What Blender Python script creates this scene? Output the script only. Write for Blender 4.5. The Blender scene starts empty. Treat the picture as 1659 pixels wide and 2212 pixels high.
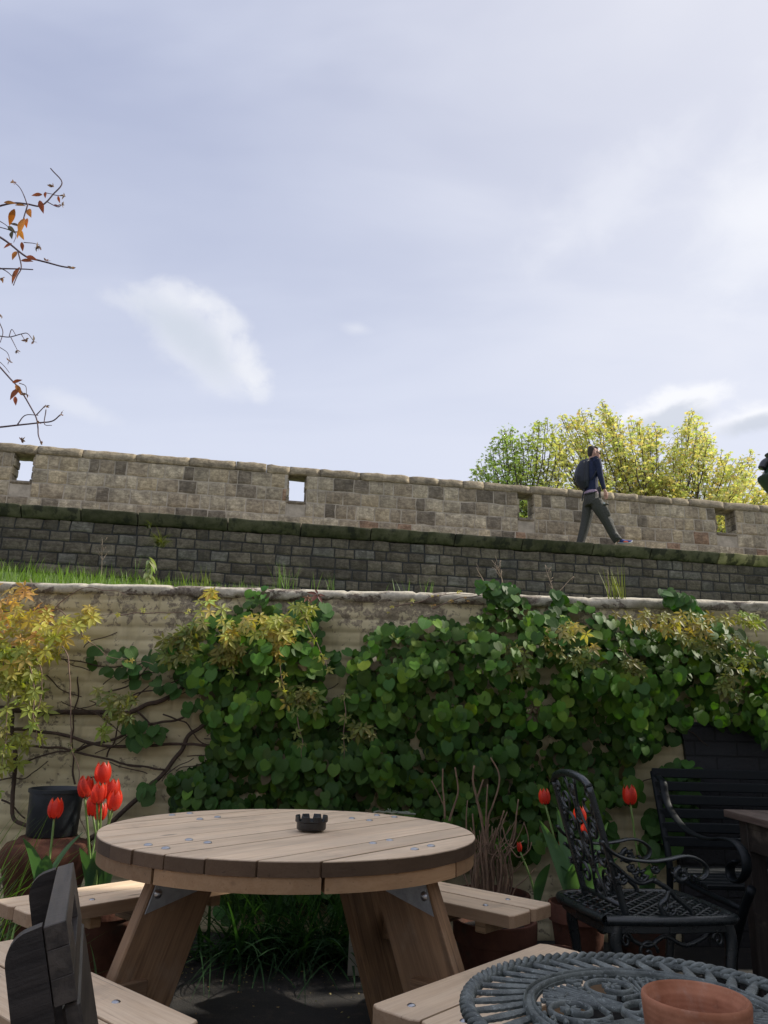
import bpy, bmesh, math, random
import numpy as np
from mathutils import Vector, Matrix, noise, Euler
rnd = random.Random(7); nr = np.random.RandomState(11)
sc = bpy.context.scene; COL = sc.collection
# ---------------------------------------------------------------- camera
F_PX = 1664.5; CH = 1.07; PITCH = math.radians(15.25); ROLL = math.radians(1.5)
R0 = np.array([1.0, 0, 0]); U0 = np.array([0, -math.sin(PITCH), math.cos(PITCH)]); FW = np.array([0, math.cos(PITCH), math.sin(PITCH)])
RW = R0*math.cos(ROLL)+U0*math.sin(ROLL); UW = -R0*math.sin(ROLL)+U0*math.cos(ROLL)
def ray(u, v): return FW + RW*((u-829.5)/F_PX) - UW*((v-1106)/F_PX)
def Zp(u, v, z):
    d = ray(u, v); return d*((z-CH)/d[2])+np.array([0, 0, CH])
def Yp(u, v, Y):
    d = ray(u, v); return d*(Y/d[1])+np.array([0, 0, CH])
cam = bpy.data.cameras.new("camera"); cam.sensor_fit = 'VERTICAL'; cam.sensor_height = 24; cam.lens = F_PX/2212*24
cam.clip_start = .05; cam.clip_end = 3000
co = bpy.data.objects.new("camera", cam); COL.objects.link(co)
m = Matrix.Identity(4)
for i in range(3):
    m[i][0] = RW[i]; m[i][1] = UW[i]; m[i][2] = -FW[i]
m[2][3] = CH; co.matrix_world = m; sc.camera = co
# ---------------------------------------------------------------- objects
def tag(o, label=None, cat=None, group=None, kind=None):
    if label: o['label'] = label
    if cat: o['category'] = cat
    if group: o['group'] = group
    if kind: o['kind'] = kind
    return o
def thing(name, loc, label, cat, group=None):
    o = bpy.data.objects.new(name, None); COL.objects.link(o); o.location = loc; o.empty_display_size = .1
    return tag(o, label, cat, group)
def wloc(p):
    x = Vector((0, 0, 0))
    while p is not None: x += p.location; p = p.parent
    return x
class MB:
    def __init__(s): s.V = []; s.F = []; s.C = []; s.G = []; s.n = 0
    def add(s, v, f, c=(1, 1, 1), g=None):
        v = np.asarray(v, float).reshape(-1, 3); k = len(v)
        s.V.append(v); s.F.extend([tuple(int(i)+s.n for i in q) for q in f])
        c = np.asarray(c, float); s.C.append(np.tile(c, (k, 1)) if c.ndim == 1 else c)
        s.G.append(v if g is None else np.asarray(g, float)); s.n += k
    def build(s, name, mat, parent=None, smooth=False, recalc=True, angle=None):
        me = bpy.data.meshes.new(name); V = np.concatenate(s.V)
        L = wloc(parent) if parent is not None else Vector((0, 0, 0))
        me.from_pydata(V.tolist(), [], s.F); me.update()
        a = me.color_attributes.new('Col', 'FLOAT_COLOR', 'POINT')
        C = np.ones((len(V), 4)); C[:, :3] = np.concatenate(s.C); a.data.foreach_set('color', C.ravel())
        a = me.attributes.new('gr', 'FLOAT_VECTOR', 'POINT'); a.data.foreach_set('vector', np.concatenate(s.G).ravel())
        if recalc:
            b = bmesh.new(); b.from_mesh(me); bmesh.ops.recalc_face_normals(b, faces=b.faces); b.to_mesh(me); b.free()
        if smooth:
            me.polygons.foreach_set('use_smooth', [True]*len(me.polygons))
            if angle: 
                b = bmesh.new(); b.from_mesh(me)
                for e in b.edges:
                    if len(e.link_faces) == 2 and e.calc_face_angle(0) > angle: e.smooth = False
                b.to_mesh(me); b.free()
        me.materials.append(mat)
        o = bpy.data.objects.new(name, me); COL.objects.link(o)
        if parent is not None: o.parent = parent; o.location = -L
        return o
    # --- primitives; R = 3x3 with columns = local axes, o = origin
    def box(s, o, R, size, b=.003, c=(1, 1, 1), taper=None, ga=0):
        R = np.asarray(R, float); hs = np.asarray(size, float)/2; V = []; idx = {}
        for sx in (-1, 1):
            for sy in (-1, 1):
                for sz in (-1, 1):
                    sg = np.array([sx, sy, sz])
                    for a in range(3):
                        p = sg*(hs-b); p[a] = sg[a]*hs[a]
                        if taper is not None and sz > 0: p[0] *= taper[0]; p[1] *= taper[1]
                        idx[(sx, sy, sz, a)] = len(V); V.append(p)
        F = []
        for a in range(3):
            o1, o2 = [k for k in range(3) if k != a]
            for sg in (-1, 1):
                q = []
                for t1, t2 in ((-1, -1), (1, -1), (1, 1), (-1, 1)):
                    k = [0, 0, 0]; k[a] = sg; k[o1] = t1; k[o2] = t2; q.append(idx[(*k, a)])
                F.append(q)
        for a in range(3):
            for bb in range(a+1, 3):
                c3 = 3-a-bb
                for sa in (-1, 1):
                    for sb in (-1, 1):
                        k1 = [0]*3; k1[a] = sa; k1[bb] = sb; k1[c3] = -1; k2 = list(k1); k2[c3] = 1
                        F.append([idx[(*k1, a)], idx[(*k2, a)], idx[(*k2, bb)], idx[(*k1, bb)]])
        for sx in (-1, 1):
            for sy in (-1, 1):
                for sz in (-1, 1): F.append([idx[(sx, sy, sz, a)] for a in range(3)])
        V = np.array(V); off = nr.rand(3)*20
        G = V.copy()
        if ga == 1: G = V[:, [1, 0, 2]]
        if ga == 2: G = V[:, [2, 0, 1]]
        s.add(V@R.T+np.asarray(o, float), F, c, G+off)
    def bar(s, a, b, w, t, up=(0, 0, 1), c=(1, 1, 1), bev=.003):
        a = np.asarray(a, float); b = np.asarray(b, float); d = b-a; L = np.linalg.norm(d); x = d/L
        y = np.cross(up, x); y /= np.linalg.norm(y); z = np.cross(x, y)
        s.box((a+b)/2, np.array([x, y, z]).T, (L, w, t), bev, c)
    def tube(s, pts, r, n=8, c=(1, 1, 1), flat=None, up=(0, 0, 1), caps=True, fx=1.0):
        P = np.asarray(pts, float); k = len(P); r = np.atleast_1d(np.asarray(r, float)); r = np.interp(np.linspace(0, 1, k), np.linspace(0, 1, len(r)), r) if len(r) > 1 else np.full(k, r[0])
        T = np.gradient(P, axis=0); T /= np.linalg.norm(T, axis=1)[:, None]+1e-9
        V = []; u0 = np.asarray(up, float); G = []; dist = 0
        for i in range(k):
            x = np.cross(u0, T[i]); l = np.linalg.norm(x)
            if l < 1e-3: x = np.cross([1, .1, 0], T[i]); l = np.linalg.norm(x)
            x /= l; y = np.cross(T[i], x)
            if i: dist += np.linalg.norm(P[i]-P[i-1])
            if flat is None: u0 = y
            fy = 1 if flat is None else flat
            for j in range(n):
                a = 2*math.pi*j/n; V.append(P[i]+r[i]*(fx*math.cos(a)*x+fy*math.sin(a)*y)); G.append((dist, r[i]*math.cos(a), r[i]*math.sin(a)))
        F = [[i*n+j, i*n+(j+1) % n, (i+1)*n+(j+1) % n, (i+1)*n+j] for i in range(k-1) for j in range(n)]
        if caps: F.append(list(range(n))[::-1]); F.append([(k-1)*n+j for j in range(n)])
        s.add(V, F, c, np.array(G)+nr.rand(3)*10)
    def lathe(s, o, prof, n=32, c=(1, 1, 1), ax=None, wob=0):
        V = []; k = len(prof)
        for (r, z) in prof:
            for j in range(n):
                a = 2*math.pi*j/n; rr = r*(1+wob*math.sin(3*a+z*9))
                V.append((rr*math.cos(a), rr*math.sin(a), z))
        V = np.array(V)
        if ax is not None: V = V@np.asarray(ax).T
        F = [[i*n+j, i*n+(j+1) % n, (i+1)*n+(j+1) % n, (i+1)*n+j] for i in range(k-1) for j in range(n)]
        s.add(V+np.asarray(o, float), F, c)
    def prism(s, poly, z0, z1, o=(0, 0, 0), R=np.eye(3), b=.003, c=(1, 1, 1), cs=None, off=None):
        """poly = list of local xy; extruded along local z; bevelled top"""
        P = np.array(poly, float); cen = P.mean(0); k = len(P); d = P-cen; l = np.linalg.norm(d, axis=1)[:, None]
        ins = P-d/l*b; off = nr.rand(3)*20 if off is None else off; R = np.asarray(R, float); o = np.asarray(o, float)
        def lay(Q, z): return np.c_[Q, np.full(len(Q), z)]
        top = lay(ins, z1); V = top; s.add(V@R.T+o, [list(range(k))], c, V+off)
        bot = lay(P, z0); s.add(bot@R.T+o, [list(range(k))[::-1]], c, bot+off)
        V = np.concatenate([top, lay(P, z1-b), bot])
        F = [[a*k+j, a*k+(j+1) % k, (a+1)*k+(j+1) % k, (a+1)*k+j] for a in (0, 1) for j in range(k)]
        cc = np.tile(np.array(c if cs is None else cs, float), (3*k, 1)); cc[:k] = c
        s.add(V@R.T+o, F, cc, V+off)
def inst(mb, T, faces, pos, X, Y, Z, scale, col):
    """many copies of template T"""
    T = np.asarray(T, float); n = len(pos); k = len(T)
    S = T[None]*np.asarray(scale).reshape(n, 1, 1) if np.ndim(scale) < 2 else T[None]*np.asarray(scale)[:, None, :]
    V = pos[:, None, :]+S[..., 0:1]*X[:, None]+S[..., 1:2]*Y[:, None]+S[..., 2:3]*Z[:, None]
    fa = []
    for i in range(n):
        for f in faces: fa.append([i*k+j for j in f])
    mb.add(V.reshape(-1, 3), fa, np.repeat(np.asarray(col), k, axis=0), np.tile(T, (n, 1)))
def frames(n, nrm, down):
    nrm = nrm/np.linalg.norm(nrm, axis=1)[:, None]
    Y = -(down-(down*nrm).sum(1)[:, None]*nrm); Y /= np.linalg.norm(Y, axis=1)[:, None]+1e-9
    return np.cross(Y, nrm), Y, nrm
# ---------------------------------------------------------------- materials
class NT:
    def __init__(s, name):
        s.m = bpy.data.materials.new(name); s.m.use_nodes = True; s.t = s.m.node_tree; s.t.nodes.clear()
        s.out = s.n('ShaderNodeOutputMaterial')
    def n(s, ty, **k):
        x = s.t.nodes.new(ty)
        for a, b in k.items(): setattr(x, a, b)
        return x
    def l(s, a, b): s.t.links.new(a, b)
    def val(s, x, sock):
        if isinstance(x, (int, float)): sock.default_value = x
        elif isinstance(x, (tuple, list)): sock.default_value = tuple(x) if len(x) == len(sock.default_value) else (*x, 1)
        else: s.l(x, sock)
    def math(s, op, a, b=0, c=None, clamp=False):
        x = s.n('ShaderNodeMath', operation=op, use_clamp=clamp); s.val(a, x.inputs[0]); s.val(b, x.inputs[1])
        if c is not None: s.val(c, x.inputs[2])
        return x.outputs[0]
    def mix(s, f, a, b, mode='MIX'):
        x = s.n('ShaderNodeMix', data_type='RGBA', blend_type=mode); s.val(f, x.inputs[0]); s.val(a, x.inputs[6]); s.val(b, x.inputs[7]); return x.outputs[2]
    def attr(s, nm): return s.n('ShaderNodeAttribute', attribute_name=nm)
    def coord(s, sc=(1, 1, 1), src=None):
        if src is None: src = s.n('ShaderNodeTexCoord').outputs['Object']
        mp = s.n('ShaderNodeMapping'); mp.inputs['Scale'].default_value = sc; s.l(src, mp.inputs[0]); return mp.outputs[0]
    def noise(s, co, scale, det=4, rough=.55, dist=0):
        x = s.n('ShaderNodeTexNoise'); s.l(co, x.inputs['Vector']); x.inputs['Scale'].default_value = scale
        x.inputs['Detail'].default_value = det; x.inputs['Roughness'].default_value = rough; x.inputs['Distortion'].default_value = dist; return x.outputs['Fac']
    def ramp(s, f, lo, hi, a=0., b=1.):
        x = s.n('ShaderNodeMapRange', clamp=True); s.val(f, x.inputs[0]); x.inputs[1].default_value = lo; x.inputs[2].default_value = hi; x.inputs[3].default_value = a; x.inputs[4].default_value = b
        x.interpolation_type = 'SMOOTHSTEP'; return x.outputs[0]
    def sep(s, v):
        x = s.n('ShaderNodeSeparateXYZ'); s.l(v, x.inputs[0]); return x.outputs
    def pr(s, col, rough=.6, bump=None, bs=.5, bd=.01, metal=0, spec=.5, transl=0, tcol=None, coat=0):
        p = s.n('ShaderNodeBsdfPrincipled'); s.val(col, p.inputs['Base Color']); s.val(rough, p.inputs['Roughness'])
        p.inputs['Metallic'].default_value = metal; p.inputs['Specular IOR Level'].default_value = spec
        p.inputs['Coat Weight'].default_value = coat
        if bump is not None:
            b = s.n('ShaderNodeBump'); b.inputs['Strength'].default_value = bs; b.inputs['Distance'].default_value = bd; s.l(bump, b.inputs['Height']); s.l(b.outputs[0], p.inputs['Normal'])
        o = p.outputs[0]
        if transl:
            t = s.n('ShaderNodeBsdfTranslucent'); s.val(tcol if tcol is not None else col, t.inputs[0])
            x = s.n('ShaderNodeMixShader'); x.inputs[0].default_value = transl; s.l(o, x.inputs[1]); s.l(t.outputs[0], x.inputs[2]); o = x.outputs[0]
        s.l(o, s.out.inputs[0]); return s.m
def m_wood(name, dark, light, rough=.6, gs=1.0, weather=.0, spec=.35):
    s = NT(name); g = s.attr('gr').outputs['Vector']
    a = s.noise(s.coord((1.6*gs, 22*gs, 22*gs), g), 1.5, 6, .6, .6); b = s.noise(s.coord((3*gs, 90*gs, 90*gs), g), 2, 4, .65, .2)
    big = s.noise(s.coord((1, 2.2, 2.2), g), 3.5, 3, .5)
    f = s.math('ADD', s.math('MULTIPLY', a, .6), s.math('MULTIPLY', b, .4))
    c = s.mix(s.ramp(f, .34, .64), dark, light)
    c = s.mix(s.ramp(big, .35, .75, 0, .6), c, tuple(x*.66 for x in light)); st = s.noise(s.coord((1, 1, 1)), 5.5, 7, .65, .3); c = s.mix(s.ramp(st, .54, .70, 0, .30), c, (.34, .27, .20)); cr = s.noise(s.coord((1.2, 60, 60), g), 1.3, 3, .5, .3); c = s.mix(s.ramp(cr, .66, .70, 0, .45), c, tuple(x*.3 for x in dark))
    kn = s.n('ShaderNodeTexVoronoi'); s.l(s.coord((2.2, 7, 7), g), kn.inputs['Vector']); kn.inputs['Scale'].default_value = 1.1
    c = s.mix(s.ramp(kn.outputs['Distance'], .035, .1, .7, 0), c, tuple(x*.3 for x in dark))
    if weather: c = s.mix(s.ramp(s.noise(s.coord((1, 1, 1)), 9, 5, .6), .45, .8, 0, weather), c, (.12, .1, .085))
    c = s.mix(1.0, c, s.attr('Col').outputs['Color'], 'MULTIPLY')
    return s.pr(c, rough, s.math('ADD', f, s.math('MULTIPLY', b, .4)), .35, .004, spec=spec)
def m_plain(name, col, rough=.5, metal=0, var=.25, sc_=14, bs=.25, bd=.004, spec=.5, vcol=False, coat=0, dirt=None):
    s = NT(name); k = s.coord(); n = s.noise(k, sc_, 6, .6)
    base = col
    if vcol: base = s.mix(1.0, col, s.attr('Col').outputs['Color'], 'MULTIPLY')
    c = s.mix(s.ramp(n, .3, .7), s.mix(1.0, base, (1-var, 1-var, 1-var), 'MULTIPLY') , base)
    if dirt is not None: c = s.mix(s.ramp(s.noise(k, sc_*.45, 6, .7), .52, .66, 0, .8), c, dirt)
    return s.pr(c, s.ramp(n, .2, .8, rough*.8, min(1, rough*1.2)), s.noise(k, sc_*5, 4, .6), bs, bd, metal, spec, coat=coat)
def m_leaf(name, rough=.42, transl=.3, tm=(1.0, 1.25, .45), spec=.45, vein=True):
    s = NT(name); c = s.attr('Col').outputs['Color']; g = s.attr('gr').outputs['Vector']
    n = s.noise(s.coord(), 22, 4, .6); c = s.mix(s.ramp(n, .3, .7, 0, .35), c, s.mix(1.0, c, (.6, .72, .5), 'MULTIPLY'))
    b = None
    if vein:
        x, y, z = s.sep(g); ax = s.math('ABSOLUTE', x)
        w = s.math('SINE', s.math('MULTIPLY', s.math('ADD', y, s.math('MULTIPLY', ax, -.9)), 34))
        vm = s.math('MAXIMUM', s.ramp(w, .75, 1.0), s.ramp(ax, .03, .0)); c = s.mix(s.math('MULTIPLY', vm, .35), c, s.mix(1.0, c, (1.5, 1.4, 1.5), 'MULTIPLY')); b = vm
    tc = s.mix(1.0, c, tm, 'MULTIPLY')
    return s.pr(c, rough, b, .3, -.002, spec=spec, transl=transl, tcol=tc)
# ---------------------------------------------------------------- light and sky
SUN_EL = math.radians(37); SUN_AZ = math.radians(14)   # azimuth from +X towards +Y
sd = Vector((math.cos(SUN_EL)*math.cos(SUN_AZ), math.cos(SUN_EL)*math.sin(SUN_AZ), math.sin(SUN_EL)))
sl = bpy.data.lights.new('sun', 'SUN'); sl.energy = 3.4; sl.angle = math.radians(1.2); sl.color = (1, .93, .82)
so = bpy.data.objects.new('sun', sl); COL.objects.link(so); so.rotation_euler = sd.to_track_quat('Z', 'Y').to_euler()
w = bpy.data.worlds.new('World'); sc.world = w; w.use_nodes = True; wt = w.node_tree; wt.nodes.clear()
s = NT.__new__(NT); s.t = wt; s.m = None
out = s.n('ShaderNodeOutputWorld'); bg = s.n('ShaderNodeBackground'); s.l(bg.outputs[0], out.inputs[0]); bg.inputs[1].default_value = .076
sky = s.n('ShaderNodeTexSky', sky_type='NISHITA', sun_disc=False, sun_elevation=SUN_EL, sun_rotation=math.pi/2-SUN_AZ, altitude=20, air_density=1.0, dust_density=1.6, ozone_density=1.2)
tc = s.n('ShaderNodeTexCoord').outputs['Generated']
x, y, z = s.sep(tc)
def dotp(v):
    q = s.n('ShaderNodeVectorMath', operation='DOT_PRODUCT'); s.l(tc, q.inputs[0]); q.inputs[1].default_value = tuple(v); return q.outputs['Value']
# thin high veil; streaks along the horizon direction
zz = s.math('ADD', s.math('MAXIMUM', z, 0), .12)
cmb = s.n('ShaderNodeCombineXYZ'); s.l(s.math('DIVIDE', x, zz), cmb.inputs[0]); s.l(s.math('DIVIDE', y, zz), cmb.inputs[1])
mp = s.n('ShaderNodeMapping'); mp.inputs['Rotation'].default_value = (0, 0, .5); mp.inputs['Scale'].default_value = (.8, 2.0, 1); s.l(cmb.outputs[0], mp.inputs[0])
v1 = s.noise(mp.outputs[0], .9, 5, .52, .5); v2 = s.noise(s.coord((1, 1, 2.2), tc), 2.2, 4, .5, .4)
veil = s.math('ADD', s.math('MULTIPLY', s.ramp(v1, .40, .66), .42), s.math('MULTIPLY', s.ramp(v2, .40, .66), .22))
sunw = dotp(sd)
veilc = s.mix(s.ramp(sunw, .25, .95), (4.0, 4.45, 6.25), (7.5, 7.6, 8.5))
hz = s.ramp(z, .12, .80, 1, 0)
base = s.mix(.88, sky.outputs[0], veilc)
base = s.mix(s.math('MULTIPLY', hz, .88), base, (7.3, 7.75, 9.0))
base = s.mix(veil, base, s.mix(s.ramp(sunw, .3, 1), (6.7, 7.1, 8.4), (8.9, 8.9, 9.3)))
# cumulus: each lump is an ellipse of directions broken up by noise
nz = s.noise(s.coord((1, 1, 1.3), tc), 13, 8, .6, .3); nzf = s.math('SUBTRACT', nz, .5)
nsh = s.noise(s.coord((1, 1, 1.3), tc), 5.5, 5, .5, .2)
def blob(u, v, ru, rv, ang, col, amt=1., soft=.55, rag=1.5):
    global base
    d = ray(u, v); d = d/np.linalg.norm(d); a = math.radians(ang)
    e1 = RW*math.cos(a)-UW*math.sin(a); e2 = RW*math.sin(a)+UW*math.cos(a)
    e1 = e1-d*(e1@d); e2 = e2-d*(e2@d)
    p = s.math('DIVIDE', dotp(e1), ru/F_PX*.95); q = s.math('DIVIDE', dotp(e2), rv/F_PX*.95)
    r2 = s.math('SQRT', s.math('ADD', s.math('MULTIPLY', p, p), s.math('MULTIPLY', q, q)))
    f = s.math('ADD', s.math('SUBTRACT', 1.0, r2), s.math('MULTIPLY', nzf, rag))
    f = s.math('MULTIPLY', s.ramp(f, 0, soft, 0, amt), s.ramp(dotp(d), 0, .3))
    base = s.mix(f, base, col)
W1 = (8.3, 8.45, 8.9); G1 = (5.9, 6.4, 7.3); G2 = (5.9, 6.3, 7.2)
blob(430, 740, 200, 95, 38, W1, .5, .9, 1.8)
for (u_, v_, a_, b_, w_) in ((395, 640, 75, 38, .6), (460, 655, 62, 42, .7), (500, 700, 62, 48, .75), (520, 755, 52, 45, .7), (545, 805, 52, 42, .7), (565, 850, 42, 40, .55), (330, 645, 80, 34, .45), (270, 655, 70, 32, .35)): blob(u_, v_, a_, b_, 20, W1, w_*.85, .85, 1.9)
blob(385, 705, 150, 58, 28, G1, .85, 1.1, 1.7); blob(450, 775, 90, 48, 40, G1, .55, 1.1, 1.5)
blob(170, 880, 110, 32, 20, W1, .35, .9, 1.3)
blob(770, 710, 50, 20, 5, W1, .35, .9, 1.3)
blob(1330, 420, 260, 110, -35, (9.3, 9.4, 9.8), .28, 1., 1.6)
blob(1640, 480, 160, 260, 0, (9.6, 9.7, 9.9), .4, 1., 1.2)
blob(1455, 878, 135, 48, -12, (9.3, 9.35, 9.6), .75, .7, 2.2)
blob(1640, 895, 125, 44, -12, (9.3, 9.35, 9.6), .75, .7, 2.2)
blob(1440, 915, 125, 40, -14, G2, .85, .7, 1.7)
blob(1650, 912, 100, 30, -12, G2, .9, .6, 1.6)
s.l(base, bg.inputs[0])
vs = sc.view_settings; vs.view_transform = 'Standard'; vs.look = 'None'; vs.exposure = .52; vs.gamma = 1
# ---------------------------------------------------------------- ground
def nz3(x, y, z=0, o=4): return noise.fractal(Vector((x, y, z)), 1.0, 2.0, o)
def grid(name, xs, ys, zf, mat, kind='structure', smooth=True):
    X, Y = np.meshgrid(xs, ys); V = np.array([(a, b, zf(a, b)) for a, b in zip(X.ravel(), Y.ravel())]); n = len(xs)
    F = [[j*n+i, j*n+i+1, (j+1)*n+i+1, (j+1)*n+i] for j in range(len(ys)-1) for i in range(n-1)]
    b = MB(); b.add(V, F); o = b.build(name, mat, smooth=smooth, recalc=False); o['kind'] = kind; return o
s = NT('tarmac'); k = s.coord(); n1 = s.noise(k, 2.2, 5, .6); n2 = s.noise(k, 160, 3, .7); n3 = s.noise(k, 14, 5, .6)
c = s.mix(s.ramp(n1, .3, .7), (.018, .017, .016), (.034, .031, .028)); c = s.mix(s.ramp(n3, .5, .75, 0, .6), c, (.075, .06, .045))
c = s.mix(s.ramp(n2, .6, .75, 0, .5), c, (.13, .12, .115)); M_TAR = s.pr(c, .85, s.math('ADD', n2, n3), .6, .006)
s = NT('turf'); k = s.coord(); c = s.mix(s.ramp(s.noise(k, 8, 5, .6), .3, .7), (.05, .09, .02), (.12, .2, .04)); M_TURF = s.pr(c, .9, s.noise(k, 60, 4), .8, .03)
M_FIELD = m_plain('far_ground_soil', (.07, .1, .035), .95, var=.5, sc_=.4)
grid('ground', [-60, -20, -8]+list(np.arange(-4, 5.01, .18))+[12, 60], [-60, -20, -8]+list(np.arange(-1, 4.9, .15))+[5.4, 7],
     lambda x, y: .008*nz3(x*1.3, y*1.3) if abs(x) < 6 else 0, M_TAR)
grid('field', [-1500, -300, -60, 60, 300, 1500], [16.5, 30, 60, 200, 1500], lambda x, y: 1.6, M_FIELD)
CA = np.array([1, .178, 0]); CA = CA/np.linalg.norm(CA); CN = np.array([CA[1], -CA[0], 0])   # along the city wall / its face normal
C0 = np.array([0, 11.72, 0])
def base_y(x): return 11.72+.178*x
def bankz(x, y):
    t = max(0, min(1, (y-4.62)/(base_y(x)-4.62))); e = 2.80+.19*max(0, min(1, (-x-1.0)/3.4))-.05*max(0, min(1, x/5))
    return 1.66+(e-1.66)*t**1.12+.03*nz3(x*.8, y*.8)*min(1, t*4)
grid('grass_bank', list(np.arange(-16, 20.1, .4)), list(np.arange(4.62, 15.5, .3)), bankz, M_TURF)
# ---------------------------------------------------------------- stone masonry
def m_stone(name, bs=.6, bd=.012, stain=0.3, stc=(.05, .048, .045), lich=(.45, .42, .33), la=.25, bed=True):
    s = NT(name); k = s.coord(); a = s.attr('Col').outputs['Color']
    n1 = s.noise(k, 7, 7, .65, .3); n2 = s.noise(k, 40, 6, .7); n3 = s.noise(k, 1.1, 4, .6); strat = s.noise(s.coord((2.5, 2.5, 30)), 1.4, 5, .6, 1.2)
    c = s.mix(s.ramp(n1, .3, .7), s.mix(1.0, a, (.62, .6, .58), 'MULTIPLY'), s.mix(1.0, a, (1.18, 1.15, 1.08), 'MULTIPLY'))
    n4 = s.noise(s.coord((1, 1, 1.6)), 17, 9, .72, .6); c = s.mix(s.ramp(n4, .42, .60, .6, 0), c, s.mix(1.0, c, (.42, .40, .38), 'MULTIPLY'))
    c = s.mix(s.ramp(strat, .5, .68, 0, .45), c, s.mix(1.0, c, (.5, .48, .46), 'MULTIPLY'))
    c = s.mix(s.ramp(s.math('ADD', s.math('MULTIPLY', n3, .65), s.math('MULTIPLY', n1, .35)), .48, .68, 0, stain), c, stc)
    drip = s.noise(s.coord((5, 5, .5)), 2.0, 5, .6, .4); c = s.mix(s.ramp(drip, .54, .74, 0, stain), c, stc)
    c = s.mix(s.ramp(n2, .6, .72, 0, la), c, lich)
    h = s.math('ADD', s.math('ADD', s.math('MULTIPLY', n1, .8), s.math('MULTIPLY', n4, .7)), s.math('ADD', s.math('MULTIPLY', n2, .35), s.math('MULTIPLY', strat, 1.0 if bed else .2)))
    return s.pr(c, .9, h, bs, bd, spec=.25)
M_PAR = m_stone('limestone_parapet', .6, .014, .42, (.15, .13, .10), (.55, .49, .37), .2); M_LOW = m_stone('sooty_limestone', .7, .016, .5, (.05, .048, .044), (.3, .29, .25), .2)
M_MORT = m_plain('lime_mortar', (.50, .435, .335), .95, var=.35, sc_=6, bs=.8, bd=.01); M_MORTD = m_plain('dark_mortar', (.04, .038, .035), .95, var=.4, sc_=6, bs=.8, bd=.01)
def city(sx, off, z): return C0+CA*sx+CN*off+np.array([0, 0, z])
def masonry(mb, s0, s1, z0, courses, off, holes, wmin, wmax, cols, dep=.018, seed=1, slope=0.0, gap=.011, nzx=5, rough=.006):
    r = random.Random(seed); z = z0
    for ci, hc in enumerate(courses):
        x = s0-r.random()*wmax
        while x < s1:
            wd = r.uniform(wmin, wmax)*(1.25 if r.random() < .12 else 1); a, b = x, x+wd; x += wd
            segs = [(a, b)]
            for (h0, h1, hz0, hz1) in holes:
                if z+hc > hz0+.03 and z < hz1-.03:
                    ns = []
                    for (p, q) in segs:
                        if q <= h0 or p >= h1: ns.append((p, q)); continue
                        if p < h0-.05: ns.append((p, h0))
                        if q > h1+.05: ns.append((h1, q))
                    segs = ns
            for (p, q) in segs:
                nx = max(5, int((q-p)/.07)+4); k2 = nzx+1; V = []; C = []; ef = .007/(q-p); eg = .007/hc; FI = [0, ef]+[ef+(1-2*ef)*i_/(nx-2) for i_ in range(1, nx-2)]+[1-ef, 1]; FJ = [0, eg]+[eg+(1-2*eg)*i_/(k2-2) for i_ in range(1, k2-2)]+[1-eg, 1]
                c = np.array(cols(r, (p+q)/2, z)); g = gap*r.uniform(.5, 1.3); tilt = r.uniform(-.006, .006); tl2 = r.uniform(-.006, .006); dd = dep*r.uniform(.55, 1.25)
                for j in range(k2+1):
                    for i in range(nx+1):
                        fi = FI[i]; fj = FJ[j]; edge = (i in (0, nx)) or (j in (0, k2))
                        xx = p+g+(q-p-2*g)*fi; zz = z+g+(hc-2*g)*fj
                        ex = min(fi, 1-fi)*(q-p); ez = min(fj, 1-fj)*hc; e = min(ex, ez)
                        d = -.006 if edge else dd*(min(1, .45+e/.05))+tilt*(fi-.5)*2+tl2*(fj-.5)*2
                        n_ = noise.noise(Vector((xx*6, zz*6+off*9, seed))); xx += .015*noise.noise(Vector((xx*7, zz*7, 3))); zz += .015*noise.noise(Vector((xx*5, zz*7, 8)))
                        d = d if edge else max(.0025, d+rough*n_)
                        V.append(city(xx, off+d, zz+slope*xx)); C.append(c*(1+.12*n_))
                n1 = nx+1; Fq = [[j*n1+i, j*n1+i+1, (j+1)*n1+i+1, (j+1)*n1+i] for j in range(k2) for i in range(nx)]
                mb.add(V, Fq, np.array(C))
        z += hc
def on_face(u, v, off):
    """hit the vertical plane of the city wall -> (s, z)"""
    d = ray(u, v); o = np.array([0, 0, CH]); P = C0+CN*off
    t = ((P-o)@CN)/(d@CN); h = o+d*t; return (h-P)@CA, h[2]
WOFF = -1.30; ZL = 3.965; ZT = 5.34
holes = []
for (u0, u1, v0, v1) in ((25, 72, 990, 1045), (620, 662, 1033, 1089), (1118, 1154, 1073, 1124), (1546, 1590, 1106, 1156)):
    a, zt = on_face((u0+u1)/2, v0, WOFF); _, zb = on_face((u0+u1)/2, v1, WOFF); s0, _ = on_face(u0, (v0+v1)/2, WOFF); s1, _ = on_face(u1, (v0+v1)/2, WOFF)
    holes.append((s0, s1, zb, zt))
L0 = holes[0][0]-(holes[1][0]-holes[0][0]); holes.insert(0, (L0, L0+.35, holes[0][2], holes[0][3]))
sp = holes[4][0]-holes[3][0]; holes += [(holes[4][0]+sp*k_, holes[4][1]+sp*k_, holes[4][2], holes[4][3]) for k_ in (1, 2)]
hz0 = sum(h[2] for h in holes)/len(holes); hz1 = ZT-.150
holes = [(h[0], h[1], hz0, hz1) for h in holes]
cwall = thing('city_wall', (C0[0], C0[1], 2.7), 'long medieval limestone wall with walkway ledge and slotted parapet beyond the garden', 'stone wall')
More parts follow.
